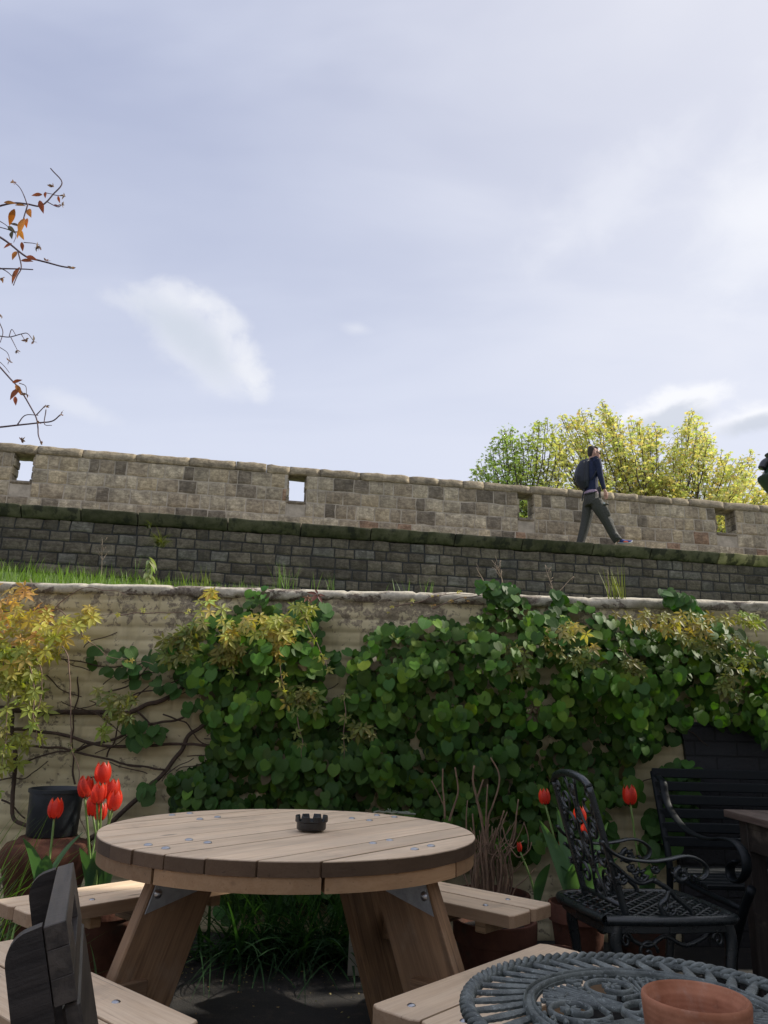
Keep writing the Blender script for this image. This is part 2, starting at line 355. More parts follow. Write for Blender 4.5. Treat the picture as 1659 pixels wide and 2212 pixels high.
def colP(r, x, z):
    t = r.random(); b = np.array((.63, .555, .41))*r.uniform(.74, 1.08)
    if t < .15: b = np.array((.27, .235, .18))*r.uniform(.8, 1.25)
    elif t < .40: b = np.array((.47, .40, .29))*r.uniform(.85, 1.2)
    elif t < .47: b = np.array((.62, .525, .36))
    elif t < .50: b = np.array((.44, .30, .20))
    return b
SL, SR = -14, 24; PT = .34
mb = MB(); hh = hz1; crs = [.20]*1; cz = ZL+.0
ch = [(.205+rnd.uniform(-.015, .015)) for _ in range(5)]; tot = sum(ch); ch = [c_*(ZT-.165-ZL)/tot for c_ in ch]
masonry(mb, SL, SR, ZL, ch, WOFF, holes, .15, .36, colP, .008, 5, gap=.006, rough=.014)
mb.build('parapet_facing', M_PAR, cwall, smooth=True, recalc=False)
mb = MB(); RC = np.array([CA, CN, [0, 0, 1]]).T   # backing wall round the slots
edges = [SL]+[v_ for h in holes for v_ in (h[0], h[1])]+[SR]
for i in range(0, len(edges), 2):
    a, b = edges[i], edges[i+1]; mb.box(city((a+b)/2, WOFF-PT/2, (ZL+ZT-.16)/2), RC, (b-a, PT, ZT-.16-ZL), .004)
for h in holes:
    mb.box(city((h[0]+h[1])/2, WOFF-PT/2, (ZL+h[2])/2), RC, (h[1]-h[0]-.004, PT-.01, h[2]-ZL), .004)
    if ZT-.16-h[3] > .03: mb.box(city((h[0]+h[1])/2, WOFF-PT/2, (ZT-.16+h[3])/2), RC, (h[1]-h[0]-.004, PT-.01, ZT-.16-h[3]), .004)
mb.build('parapet_core', M_MORT, cwall)
mb = MB()   # rough jamb stones
for h in holes:
    for sgn, e in ((-1, h[0]), (1, h[1])):
        z = h[2]
        while z < h[3]-.03:
            hc = rnd.uniform(.09, .17); hc = min(hc, h[3]-z); 
            for dpt in (.0, -.13):
                t = rnd.uniform(.015, .05)
                mb.box(city(e-sgn*(t/2-.012), WOFF-.075+dpt, z+hc/2), RC, (t+.012, .145+rnd.uniform(-.01, .02), hc-.008), .012, colP(rnd, 0, 0)*.8)
            z += hc
    mb.box(city((h[0]+h[1])/2, WOFF-PT/2+.02, h[2]+.02), RC, (h[1]-h[0]-.03, PT, .06), .02, (.3, .26, .2))
mb.build('slot_jambs', M_PAR, cwall)
# coping stones
def slab_row(mb, s0, s1, lmin, lmax, prof, zc, off, cols, seed, jit=.008, gap=.006):
    """prof: list of (offset,height) cross-section, closed"""
    r = random.Random(seed); x = s0; K = len(prof)
    while x < s1:
        L = r.uniform(lmin, lmax); nx = max(4, int(L/.07)); c = np.array(cols(r, x, zc)); dz = r.uniform(-.007, .007); do = r.uniform(-.008, .008); V = []
        for i in range(nx+1):
            xx = x+gap+(L-2*gap)*i/nx; e = .012 if i in (0, nx) else 0
            for (o_, h_) in prof:
                n_ = noise.noise(Vector((xx*5, o_*14+3, h_*14+seed))); n2_ = noise.noise(Vector((xx*17, o_*30, h_*30+seed)))
                V.append(city(xx, off+o_*(1-e)+do+jit*n_+jit*.5*n2_-(e if o_ > 0 else -e), zc+h_+dz+jit*n_*1.2+jit*.6*n2_-(e if h_ > .05 else 0)))
        Fq = [[i*K+j, i*K+(j+1) % K, (i+1)*K+(j+1) % K, (i+1)*K+j] for i in range(nx) for j in range(K)]; Fq += [list(range(K)), [nx*K+j for j in range(K)][::-1]]
        mb.add(V, Fq, c); x += L
cop = [(.012, 0), (.030, .012), (.030, .08), (.008, .135), (-.03, .16), (-.14, .178), (-.25, .175), (-.34, .14), (-.40, .05), (-.41, 0), (-.25, 0), (-.1, 0)]
mb = MB(); slab_row(mb, SL, SR, .35, .95, cop, ZT-.165, WOFF, lambda r, x, z: np.array((.46, .395, .285))*r.uniform(.8, 1.1), 3, .013, .004)
mb.build('parapet_coping', M_PAR, cwall, smooth=True)
# walkway, ledge, lower wall
mb = MB(); mb.box(city(5, -1.1, ZL-.1), RC, (38, 2.0, .17), .01, (.3, .27, .2)); mb.build('walkway', M_PAR, cwall)
led = [(.115, -.002), (.122, -.010), (.120, -.038), (.030, -.150), (.0, -.17), (-.25, -.17), (-.25, .0), (-.1, .002), (0, .0)]
def colL(r, x, z):
    return (np.array((.125, .118, .075)) if r.random() < .7 else np.array((.20, .18, .12)))*r.uniform(.8, 1.2)*(1+.6*max(0, min(1, (x-3)/4))) if not 5.6 < x < 6.9 else np.array((.42, .37, .20))
s = NT('mossy_ledge_stone'); k = s.coord(); a = s.attr('Col').outputs['Color']; n1 = s.noise(k, 6, 6, .65); n2 = s.noise(s.coord((4, 4, 1)), 1.3, 5, .6)
c = s.mix(s.ramp(n1, .3, .7), a, s.mix(1.0, a, (.45, .5, .4), 'MULTIPLY')); c = s.mix(s.ramp(n2, .5, .6, 0, .75), c, (.025, .027, .022)); M_LEDGE = s.pr(c, .9, s.noise(k, 30, 6, .65), .7, .012, spec=.2)
mb = MB(); slab_row(mb, SL, SR, .75, 1.35, led, ZL, 0, colL, 9, .006, .009); mb.build('walkway_ledge', M_LEDGE, cwall, smooth=True, angle=.7)
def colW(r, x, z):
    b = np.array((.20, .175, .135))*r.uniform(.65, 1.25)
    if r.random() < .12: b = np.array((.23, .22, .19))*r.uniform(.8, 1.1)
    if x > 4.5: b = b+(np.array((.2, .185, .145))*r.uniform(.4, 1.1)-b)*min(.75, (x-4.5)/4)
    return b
mb = MB(); ch = [.155+rnd.uniform(-.015, .02) for _ in range(13)]; zb = ZL-.17-sum(ch)
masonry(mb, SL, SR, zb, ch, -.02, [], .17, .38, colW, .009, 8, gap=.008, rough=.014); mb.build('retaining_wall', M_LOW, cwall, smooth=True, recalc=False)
mb = MB(); mb.box(city(5, -.52, (zb-1+ZL-.19)/2), RC, (38, 1.0, ZL-.19-zb+1), .01); mb.build('retaining_core', M_MORTD, cwall)
# ---------------------------------------------------------------- garden wall
GY = 4.42; GT = 1.80
gwall = thing('garden_wall', (0, GY, 0), 'cream painted brick garden wall with flaking rounded coping behind the vines', 'garden wall')
xs = np.arange(-3.6, 3.3, .0125); zs = np.arange(0, GT-.035, .0125)
def gh(x, z):
    ww = .006*noise.noise(Vector((x*2.2, z*3, 1))); z2 = z+ww+.012*noise.noise(Vector((x*.7, 0, 4))); ci = int(z2/.078); fz = z2/.078-ci
    x2 = x+.112*(ci % 2)+ww*2+.02*noise.noise(Vector((ci*3.3, x*2, 0))); fx = (x2/.232) % 1
    ez = min(fz, 1-fz)*.078; ex = min(fx, 1-fx)*.232
    e = min(ez, ex*1.3); f = min(1, e/.015); bi = noise.noise(Vector((ci*7.7, int(x2/.232)*5.1, 2)))
    ero = noise.fractal(Vector((x*3, z*3, 9)), 1, 2, 4)
    return .010*f*f*(3-2*f)+.006*bi+.010*noise.noise(Vector((x*5, z*7, 0)))+.012*ero+.003*noise.noise(Vector((x*40, z*40, 0)))
V = []
for z in zs:
    for x in xs: V.append((x, GY-gh(x, z), z))
n = len(xs); F = [[j*n+i, j*n+i+1, (j+1)*n+i+1, (j+1)*n+i] for j in range(len(zs)-1) for i in range(n-1)]
s = NT('cream_masonry_paint'); k = s.coord(); x, y, z = s.sep(k)
n1 = s.noise(k, 3.2, 6, .62, .4); n2 = s.noise(k, 22, 6, .68, .5); n3 = s.noise(k, 70, 4, .6); drip = s.noise(s.coord((7, 7, .8)), 1.6, 5, .6)
c = s.mix(s.ramp(n1, .3, .7), (.56, .47, .265), (.68, .59, .375)); c = s.mix(s.ramp(drip, .5, .75, 0, .5), c, (.36, .31, .19))
top = s.ramp(z, 1.45, 1.74, 0, .085); fl = s.math('ADD', s.math('MULTIPLY', n2, .55), s.math('ADD', s.math('MULTIPLY', n1, .45), top))
c = s.mix(s.ramp(fl, .555, .585, 0, .85), c, s.mix(s.ramp(n3, .4, .6), (.17, .135, .095), (.33, .27, .19)))
c = s.mix(s.ramp(s.math('ADD', n1, s.math('MULTIPLY', n3, .3)), .80, .84, 0, .7), c, (.035, .032, .025))
c = s.mix(1.0, c, s.attr('Col').outputs['Color'], 'MULTIPLY'); M_GW = s.pr(c, .85, s.math('ADD', s.math('MULTIPLY', n2, .6), s.math('MULTIPLY', fl, -1.2)), .7, .008, spec=.3)
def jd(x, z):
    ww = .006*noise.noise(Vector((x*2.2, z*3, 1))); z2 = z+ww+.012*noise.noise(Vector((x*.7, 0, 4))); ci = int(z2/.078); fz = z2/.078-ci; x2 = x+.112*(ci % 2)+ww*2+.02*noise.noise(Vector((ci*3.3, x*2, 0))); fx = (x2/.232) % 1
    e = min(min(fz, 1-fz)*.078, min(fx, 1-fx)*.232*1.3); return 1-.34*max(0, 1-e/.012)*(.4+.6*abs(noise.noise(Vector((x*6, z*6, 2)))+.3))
CJ = np.array([[jd(a[0], a[2])]*3 for a in V])  # joint shading painted into the vertex colour, darker near the brick joints
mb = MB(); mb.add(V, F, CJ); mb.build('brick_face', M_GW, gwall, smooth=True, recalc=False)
mb = MB(); mb.box((-.15, GY+.12, (GT-.12)/2), np.eye(3), (6.9, .2, GT-.12), .004); mb.build('wall_core', M_GW, gwall)
s = NT('flaking_coping_paint'); k = s.coord(); n1 = s.noise(s.coord((.7, 1, 1)), 7, 7, .68, .5); n2 = s.noise(k, 45, 5, .65); nb = s.noise(k, 1.6, 4, .6)
c = s.mix(s.ramp(n2, .3, .7), (.44, .39, .29), (.66, .60, .47))
x, y, z = s.sep(k); low = s.ramp(z, GT-.015, GT-.06, 0, .05)
fl = s.math('ADD', s.math('ADD', n1, s.math('MULTIPLY', nb, .25)), low)
c = s.mix(s.ramp(fl, .665, .69, 0, .9), c, s.mix(s.ramp(n2, .4, .6), (.12, .085, .065), (.3, .25, .19)))
M_COP = s.pr(c, .8, s.math('SUBTRACT', s.math('MULTIPLY', n2, .4), s.ramp(fl, .665, .695)), .7, .006)
prof = [(.0, -.08), (-.014, -.077), (-.026, -.062), (-.032, -.042), (-.03, -.022), (-.014, -.007), (.02, .004), (.08, .006), (.14, .0), (.22, -.02), (.25, -.06), (.25, -.10)]
xs = np.arange(-3.6, 3.31, .02); V = []; K = len(prof)
for x in xs:
    wv = .006*noise.noise(Vector((x*1.3, 0, 0)))+.007*noise.noise(Vector((x*5, 0, 0)))
    jn = math.exp(-((((x+.06*math.sin(x*3)) % .47)-.235)/.012)**2)*.012
    for (o_, h_) in prof:
        n_ = noise.noise(Vector((x*14, o_*30, h_*30))); n5 = noise.noise(Vector((x*4, o_*9, h_*9+7)))
        V.append((x, GY+o_+.012*n_+.010*n5, GT+h_*.8+wv*.7+.006*n_-jn*.7))
F = [[i*K+j, i*K+j+1, (i+1)*K+j+1, (i+1)*K+j] for i in range(len(xs)-1) for j in range(K-1)]
mb = MB(); mb.add(V, F); mb.build('coping', M_COP, gwall, smooth=True)
# dark painted brick section on the right, in front of the garden wall
pd = thing('dark_brick_panel', (2.6, GY-.1, 0), 'black painted brick wall section behind the slatted bench at right', 'brick wall')
s = NT('black_painted_brick'); br = s.n('ShaderNodeTexBrick'); s.l(s.coord((1, 1, 1), s.attr('gr').outputs['Vector']), br.inputs['Vector'])
br.inputs['Scale'].default_value = 1; br.inputs['Brick Width'].default_value = .23; br.inputs['Row Height'].default_value = .078; br.inputs['Mortar Size'].default_value = .006
br.inputs['Color1'].default_value = (.016, .017, .020, 1); br.inputs['Color2'].default_value = (.024, .024, .027, 1); br.inputs['Mortar'].default_value = (.007, .007, .008, 1); br.inputs['Mortar Smooth'].default_value = .4
M_BLK = s.pr(br.outputs[0], .6, s.math('SUBTRACT', s.noise(s.coord(), 60, 4), s.math('MULTIPLY', br.outputs['Fac'], 2.5)), .6, .01)
pl = [(Yp(1455, 1800, GY)[0], 0), (3.25, 0), (3.25, 1.16)]+[(Yp(a, b, GY)[0], Yp(a, b, GY)[2]) for a, b in ((1462, 1560), (1470, 1600), (1478, 1650), (1470, 1700), (1455, 1760))]
mb = MB(); V = [(a, GY-.045, b) for a, b in pl]+[(a, GY-.012, b) for a, b in pl]; K = len(pl)
mb.add(V, [list(range(K)), [K+j for j in range(K)][::-1]]+[[j, (j+1) % K, K+(j+1) % K, K+j] for j in range(K)], (1, 1, 1), [(a, b, 0) for a, b in pl]*2); mb.build('painted_brickwork', M_BLK, pd)
# unseen building added right of the view to shade the yard, pale to bounce light
s = NT('blocker_brick'); br = s.n('ShaderNodeTexBrick'); s.l(s.coord((1, 1, 1), s.attr('gr').outputs['Vector']), br.inputs['Vector'])
br.inputs['Scale'].default_value = 1; br.inputs['Brick Width'].default_value = .23; br.inputs['Row Height'].default_value = .075; br.inputs['Mortar Size'].default_value = .008
br.inputs['Color1'].default_value = (.78, .75, .67, 1); br.inputs['Color2'].default_value = (.74, .71, .63, 1); br.inputs['Mortar'].default_value = (.66, .63, .55, 1)
M_BLOCKER = s.pr(br.outputs[0], .85, s.math('SUBTRACT', 0, br.outputs['Fac']), .5, .008)
side_blocker = thing('unseen_light_blocker', (5.2, 1, 0), 'unseen cream painted brick block added at the right to shade the yard', 'building')
BX, BH, BY = 3.32, 4.0, 4.30
mb = MB()
def wallq(a, b, z1, M_=None):
    a = np.array(a, float); b = np.array(b, float); L = np.linalg.norm(b-a)
    mb.add([(*a, 0), (*b, 0), (*b, z1), (*a, z1)], [[0, 1, 2, 3]], (1, 1, 1), [(0, 0, 0), (L, 0, 0), (L, z1, 0), (0, z1, 0)])
wallq((BX, BY), (BX, -3), BH); wallq((BX, -3), (7, -3), BH); wallq((7, -3), (7, BY), BH); wallq((7, BY), (BX, BY), BH)
mb.build('wall', M_BLOCKER, side_blocker)
mb = MB(); mb.box((5.16, (BY-3)/2, BH+.03), np.eye(3), (3.72, BY+3.04, .06), .01, (.06, .06, .065)); mb.build('roof', m_plain('roof_felt', (.06, .06, .065), .9), side_blocker)
mb = MB(); mb.box((BX-.015, .6, 1.0), np.eye(3), (.05, .9, 2.0), .01); mb.build('door', m_plain('door_paint', (.02, .05, .04), .4), side_blocker)

pb = thing('unseen_light_blocker', (0, -10, 0), 'unseen cream painted brick block added behind the camera to block sky and bounce light', 'building')  # added out of view to cut sky light and bounce some back
mb = MB(); wallq((-9, -7.2), (3.3, -7.2), 3.6); wallq((-9, -13), (3.3, -13), 3.6); wallq((-9, -13), (-9, -7.2), 3.6); wallq((3.3, -13), (3.3, -7.2), 3.6); mb.build('wall', M_BLOCKER, pb)
mb = MB(); mb.box((-2.85, -10.1, 3.65), np.eye(3), (12.5, 6.0, .1), .01); mb.build('roof', m_plain('slate_roof', (.07, .07, .08), .8), pb)
for x in (-6.5, -4, -1.2, 1.4):
    for z in (1.6,):
        mb = MB(); mb.box((x, -7.19, z), np.eye(3), (1.0, .06, 1.3), .01); wf = mb.build('window', m_plain('window_frame_paint', (.6, .6, .56), .5), pb)
        mb = MB(); mb.box((x, -7.155, z), np.eye(3), (.86, .02, 1.16), .002); mb.build('pane', m_plain('dark_window_glass', (.02, .025, .03), .08), wf)
# ---------------------------------------------------------------- picnic table
M_WOOD = m_wood('pale_larch', (.76, .56, .365), (.94, .74, .52), .62, weather=.06)
M_WOOD2 = m_wood('brown_stained_timber', (.13, .075, .04), (.30, .185, .10), .65, weather=.25)
M_ZINC = m_plain('galvanised_steel', (.42, .43, .43), .45, .75, .3, 30); M_BOLT = m_plain('bolt_steel', (.5, .51, .53), .35, 1, .1)
TC = np.array([-.281, 2.738]); TR = .607; TZ = .72
A0 = math.radians(52); E1 = np.array([math.cos(A0), math.sin(A0), 0]); E2 = np.array([-E1[1], E1[0], 0]); E3 = np.array([0, 0, 1.]); RT = np.array([E1, E2, E3]).T
tab = thing('picnic_table', (TC[0], TC[1], 0), 'round pale timber picnic table with attached benches and bolt heads', 'picnic table')
T0 = np.array([TC[0], TC[1], 0])
mb = MB(); gap = .005; bd_ = [-TR, -.475, -.357, -.237, -.117, .003, .123, .243, .363, .483, TR]; npk = len(bd_)-1
for i in range(npk):
    y0 = bd_[i]+gap/2; y1 = bd_[i+1]-gap/2; yy = np.linspace(max(y0, -TR+.004), min(y1, TR-.004), 12)
    R_ = TR+rnd.uniform(-.002, .003)
    rt = [(math.sqrt(max(0, R_*R_-q*q)), q) for q in yy]; lf = [(-a, q) for a, q in rt[::-1]]
    v = rnd.uniform(.9, 1.08); mb.prism(rt+lf, TZ-.038, TZ+rnd.uniform(-.0012, .0012), T0, RT, .0035, np.array((1, .98, .96))*v, np.array((.16, .125, .10))*rnd.uniform(.5, 1.3))
topo = mb.build('tabletop', M_WOOD, tab)
mb = MB(); NS = 8   # ring of curved segments below the boards
for k_ in range(NS):
    a0 = 2*math.pi*k_/NS+.13+.008; a1 = 2*math.pi*(k_+1)/NS+.13-.008; aa = np.linspace(a0, a1, 14); ro = TR-.006; ri = TR-.10
    poly = [(ro*math.cos(a), ro*math.sin(a)) for a in aa]+[(ri*math.cos(a), ri*math.sin(a)) for a in aa[::-1]]
    mb.prism(poly, TZ-.078, TZ-.0395, T0, RT, .002, (.6, .5, .4), np.array((.42, .33, .25))*rnd.uniform(.7, 1.15))
mb.build('rim', M_WOOD, tab)
mb = MB()
for x in (-.28, .28): mb.box(T0+E1*x+E3*(TZ-.0395-.02), np.array([E2, -E1, E3]).T, (.80, .07, .038), .003, (.7, .6, .5))
mb.build('bearer', M_WOOD, tab)
def bolt(par, p, r=.0105):
    b = MB(); b.lathe(p, [(0, .0045), (r*.45, .004), (r*.8, .0025), (r, .0005), (r, -.001)], 14); return b.build('bolt_head', M_BOLT, par, smooth=True)
for (a, b) in ((380, 110), (490, 126), (450, 103), (560, 118), (285, 228), (355, 241), (447, 208), (521, 219), (1092, 123), (1161, 131), (1191, 111), (1260, 118), (1175, 222), (1241, 210), (1340, 245), (1405, 232)):
    q = Zp((300+a/1.0055)/1.823, (3100+b/1.0055)/1.823, TZ+.001); bolt(topo, q, .0125)
B0 = math.radians(48)
for k_ in range(4):
    a = B0+k_*math.pi/2; N = np.array([math.cos(a), math.sin(a), 0]); T = np.array([-N[1], N[0], 0]); RB = np.array([T, N, E3]).T
    be = MB()
    for j in range(2):
        n0 = .672+j*.146; n1 = n0+.140; lo_, hi_ = ((-.42, .42), (-.42, .52), (-.42, .485), (-.33, .45))[k_]; 
        cut = .035
        poly = [(lo_+cut*.3, n0), (hi_-cut*.3, n0), (hi_, n0+.02), (hi_, n1-.02), (hi_-cut*.3, n1), (lo_+cut*.3, n1), (lo_, n1-.02), (lo_, n0+.02)]
        be.prism(poly, .43-.042, .43+rnd.uniform(-.001, .001), T0, RB, .004, np.array((1, .98, .96))*rnd.uniform(.9, 1.1), np.array((.5, .42, .36))*rnd.uniform(.7, 1.1))
    bo = be.build('bench', M_WOOD, tab)
    for tx in (-.26, .26):
        bb = MB(); bb.box(T0+T*tx+N*.81+E3*(.43-.042-.024), RB, (.045, .20, .045), .003, (.6, .5, .4)); bb.build('seat_bearer', M_WOOD, tab)
        for nn in (.74, .885): bolt(bo, T0+T*(tx+rnd.uniform(-.01, .01))+N*nn+E3*.4305)
    # splayed plank leg and its steel plate
    lg = MB(); sgn = 1
    for tx in ((.10, .13, 0, .06)[k_],):
        top = T0+N*(.40, .40, .40, .435)[k_]+T*tx+E3*(TZ-.08); bot = T0+N*(.665, .665, .665, .73)[k_]+T*tx+E3*0.0; ax = (bot-top)/np.linalg.norm(bot-top)
        w_ = N-ax*(N@ax); w_ /= np.linalg.norm(w_); t_ = np.cross(ax, w_)
        lg.box((top+bot)/2, np.array([ax, w_, t_]).T, (np.linalg.norm(bot-top)+.03, .205, .045), .004, (1, .95, .9))
    lg.build('leg', M_WOOD2, tab)
    br = MB(); br.bar(T0+N*.52+T*.02+E3*.345, T0+N*.95+T*.02+E3*.355, .045, .09, c=(.9, .85, .8)); br.build('bench_support', M_WOOD2, tab)
    pl_ = MB(); c_ = T0+N*.35+T*(-.03-.026)+E3*.585; RP = np.array([N, E3, T]).T
    for sgt in (-1, 1):
        c_ = T0+N*(.47, .47, .47, .505)[k_]+T*((.10, .13, 0, .06)[k_]+sgt*.0255)+E3*0
        pl_.prism([(-.15, .640), (.035, .640), (.070, .548), (-.11, .588)], -.0015, .0015, c_, RP, .0004)
    po = pl_.build('steel_plate', M_ZINC, tab)
    for sgt in (-1, 1):
        bo2 = MB()
        c_ = T0+N*(.505, .505, .505, .54)[k_]+T*((.10, .13, 0, .06)[k_]+sgt*.0285)+E3*.595; bo2.lathe(c_, [(0, .007), (.007, .007), (.009, .003), (.013, 0), (.013, -.001)], 10, ax=np.array([E3, N, T*sgt]).T)
        bo2.build('bolt_head', M_BOLT, po, smooth=True)
# ---------------------------------------------------------------- ashtray
P = Zp(672, 1796, TZ); M_BAKE = m_plain('black_bakelite', (.012, .012, .013), .35, 0, .2, 30)
ash = MB(); A = np.array([P[0], P[1], TZ+.0012]); nA = 96; prof = [(.0, .004), (.043, .004), (.046, .006), (.048, .010), (.048, .027), (.052, .029), (.0535, .031), (.0535, .046), (.052, .048), (.047, .048), (.0455, .046), (.0445, .03), (.04, .012), (0, .010)]
V = []; 
for i, (r_, z_) in enumerate(prof):
    for j in range(nA):
        a = 2*math.pi*j/nA; ph = (j % 12)/12.; notch = ph < .28
        zz = min(z_, .033) if (notch and z_ > .033) else z_
        V.append((r_*math.cos(a), r_*math.sin(a), zz))
F = [[i*nA+j, i*nA+(j+1) % nA, (i+1)*nA+(j+1) % nA, (i+1)*nA+j] for i in range(len(prof)-1) for j in range(nA)]
ash.add(np.array(V)+A, F); o = ash.build('ashtray', M_BAKE, smooth=True, angle=.6); tag(o, 'black notched round ashtray in the middle of the round timber table', 'ashtray')
# scrap on the far rim of the table
P = Zp(840, 1758, TZ+.002); o = MB(); M_SCRAP = m_plain('weathered_cord', (.16, .18, .13), .8)
pts = [P+np.array([-.06+.012*i+.004*math.sin(i*2.1), .012*math.sin(i*.8), .004+.004*abs(math.sin(i))]) for i in range(13)]; o.tube(pts, .0035, 6)
pts = [P+np.array([.02+.012*i, .006-.008*i*.5, .004]) for i in range(8)]; o.tube(pts, .004, 6)
for i in range(5):
    q = P+np.array([-.005+.006*i, 0, .010+.004*math.sin(i*1.5)]); o.box(q, Matrix.Rotation(i*.7, 3, 'Y'), (.016, .02, .003), .001, (2.3, 2.0, 1.7))
tag(o.build('cord_scrap', M_SCRAP, smooth=False), 'small grey green scrap of cord lying on the far edge of the round table', 'cord')
# ---------------------------------------------------------------- iron bistro table
M_IRON = None
s = NT('weathered_green_iron'); k = s.coord(); n1 = s.noise(k, 26, 6, .65); n2 = s.noise(k, 150, 4, .7)
c = s.mix(s.ramp(n1, .3, .7), (.045, .054, .050), (.165, .185, .17)); c = s.mix(s.ramp(n2, .56, .7, 0, .6), c, (.40, .44, .42)); c = s.mix(s.ramp(n1, .62, .75, 0, .5), c, (.07, .05, .035))
M_IRON = s.pr(c, s.ramp(n2, .3, .7, .35, .6), s.math('ADD', n1, n2), .6, .003, spec=.55)
IZ = .62; IC = np.array([.473, 1.449, IZ]); IR = .322
it = thing('iron_table', (IC[0], IC[1], 0), 'small round grey green cast iron table with openwork leaf pattern top', 'table')
def pol(r, a, z=0): return IC+np.array([r*math.cos(a), r*math.sin(a), z])
mb = MB()
for st in range(3):   # twisted rope rim
    pts = []; N_ = 420; tw = 34
    for i in range(N_+1):
        a = 2*math.pi*i/N_; ph = a*tw+st*2*math.pi/3; rr = IR-.010+.0078*math.cos(ph); pts.append(pol(rr, a, -.006+.0070*math.sin(ph)))
    mb.tube(pts, .0060, 6, caps=False)
rim = mb.build('rope_rim', M_IRON, it, smooth=True)
def ribbon(mb, P2, w, t=.008, z=0, up=0):
    """flat bar with rounded back following 2D points (table-local)"""
    P2 = np.asarray(P2, float); k_ = len(P2); T = np.gradient(P2, axis=0); T /= np.linalg.norm(T, axis=1)[:, None]+1e-9; Nn = np.c_[-T[:, 1], T[:, 0]]
    w = np.broadcast_to(w, (k_,)); V = []
    cs = [(-1, -.5), (-1, .1), (-.55, .45), (0, .55), (.55, .45), (1, .1), (1, -.5)]
    for i in range(k_):
        for (a, b) in cs: q = P2[i]+Nn[i]*w[i]*a/2; V.append((IC[0]+q[0], IC[1]+q[1], IC[2]+z+b*t))
    K = len(cs); F = [[i*K+j, i*K+(j+1) % K, (i+1)*K+(j+1) % K, (i+1)*K+j] for i in range(k_-1) for j in range(K)]+[list(range(K)), [(k_-1)*K+j for j in range(K)][::-1]]
    mb.add(V, F)
mb = MB()
aa = np.linspace(0, 2*math.pi, 121)
ribbon(mb, np.c_[np.cos(aa), np.sin(aa)]*(IR-.019), .008, .009, -.006)
for r_, w_ in ((.207, .022), (.200, .006), (.215, .005)): ribbon(mb, np.c_[np.cos(aa), np.sin(aa)]*r_, w_, .010, -.005 if w_ > .01 else -.001)
nsl = 42
for i in range(nsl):   # serrated slanting leaf slats
    a = 2*math.pi*(i+.5)/nsl; P2 = []; W = []
    for j in range(15):
        t = j/14; r_ = .214+t*(IR-.021-.214); an = a+.17*(t-.5)+.02*math.sin(t*3.1); P2.append((r_*math.cos(an), r_*math.sin(an))); W.append((.0105+.0105*math.sin(math.pi*min(1, t*.9+.1)))*(1 if j % 2 else .82))
    ribbon(mb, P2, W, .007, -.006)
mb.build('leaf_slats', M_IRON, it, smooth=True, angle=.9)
mb = MB()
def spiral(cx, cy, r0, r1, a0, a1, n=40): 
    t = np.linspace(0, 1, n); r_ = r0+(r1-r0)*t; a = a0+(a1-a0)*t; return np.c_[cx+r_*np.cos(a), cy+r_*np.sin(a)]
def rot2(P2, a): c_, s_ = math.cos(a), math.sin(a); return np.asarray(P2)@np.array([[c_, s_], [-s_, c_]])
NSEC = 5
for k_ in range(NSEC):
    ra = 2*math.pi*k_/NSEC+.35; rt_ = lambda P2: rot2(P2, ra)
    # big scroll
    ribbon(mb, rt_(spiral(.128, .028, .058, .010, 2.9, 2.9-2*math.pi*1.35, 60)), np.linspace(.010, .006, 60), .009, -.006)
    ribbon(mb, rt_([(.072+.003*j, .03-.0045*j-.00022*j*j) for j in range(12)]), .008, .008, -.006)
    # bud and petals in the scroll
    for q in range(6):
        an = q*math.pi/3; ribbon(mb, rt_([(.137+d_*math.cos(an), .030+d_*math.sin(an)) for d_ in np.linspace(.002, .017, 6)]), [.003, .007, .009, .008, .006, .003], .008, -.006)
    # fan of feather ribs between scrolls
    for q in range(9):
        an = -.50+q*.055; L0 = .05; L1 = .195-.004*abs(q-4); bend = .05*(q-4)/4
        P2 = [((L0+(L1-L0)*t)*math.cos(an+bend*t*t*2), (L0+(L1-L0)*t)*math.sin(an+bend*t*t*2)) for t in np.linspace(0, 1, 14)]
        ribbon(mb, rt_(P2), np.linspace(.0035, .0075, 14), .007, -.007)
    # small leaves round the outside of the scroll
    for q in range(11):
        an = -1.2+q*.36; c0 = np.array([.128+.058*math.cos(an), .028+.058*math.sin(an)]); d_ = np.array([math.cos(an+.5), math.sin(an+.5)])
        ln = .016 if np.linalg.norm(c0+d_*.02) < .198 else .009
        ribbon(mb, rt_([c0+d_*ln*t for t in np.linspace(0, 1, 6)]), [.004, .009, .010, .009, .006, .002], .007, -.005)
    ribbon(mb, rt_(spiral(.165, -.045, .024, .006, 1.2, 1.2+7.5, 36)), .0055, .008, -.006)
    ribbon(mb, rt_(spiral(.178, .095, .022, .005, 3.9, 3.9-7.0, 34)), .0055, .008, -.006)
    ribbon(mb, rt_([(.02+.03*t, .01*math.sin(3*t)) for t in np.linspace(0, 1, 8)]), .01, .008, -.006)
for r_, w_ in ((.052, .009), (.022, .008)): ribbon(mb, np.c_[np.cos(aa), np.sin(aa)]*r_, w_, .010, -.005)
mb.build('openwork_centre', M_IRON, it, smooth=True, angle=.9)
for k_ in range(3):
    a = 2*math.pi*k_/3+.4; b_ = MB(); b_.tube([pol(r_, a, z_-IZ) for r_, z_ in ((.19, .6), (.20, .54), (.16, .42), (.09, .30), (.10, .18), (.18, .07), (.24, .015))], [.012, .013, .012, .011, .012, .013, .017], 10, flat=.7)
    b_.tube([pol(r_, a, z_-IZ) for r_, z_ in ((.14, .44), (.10, .50), (.05, .47), (.06, .42), (.09, .43))], .008, 8); b_.build('leg', M_IRON, it, smooth=True)
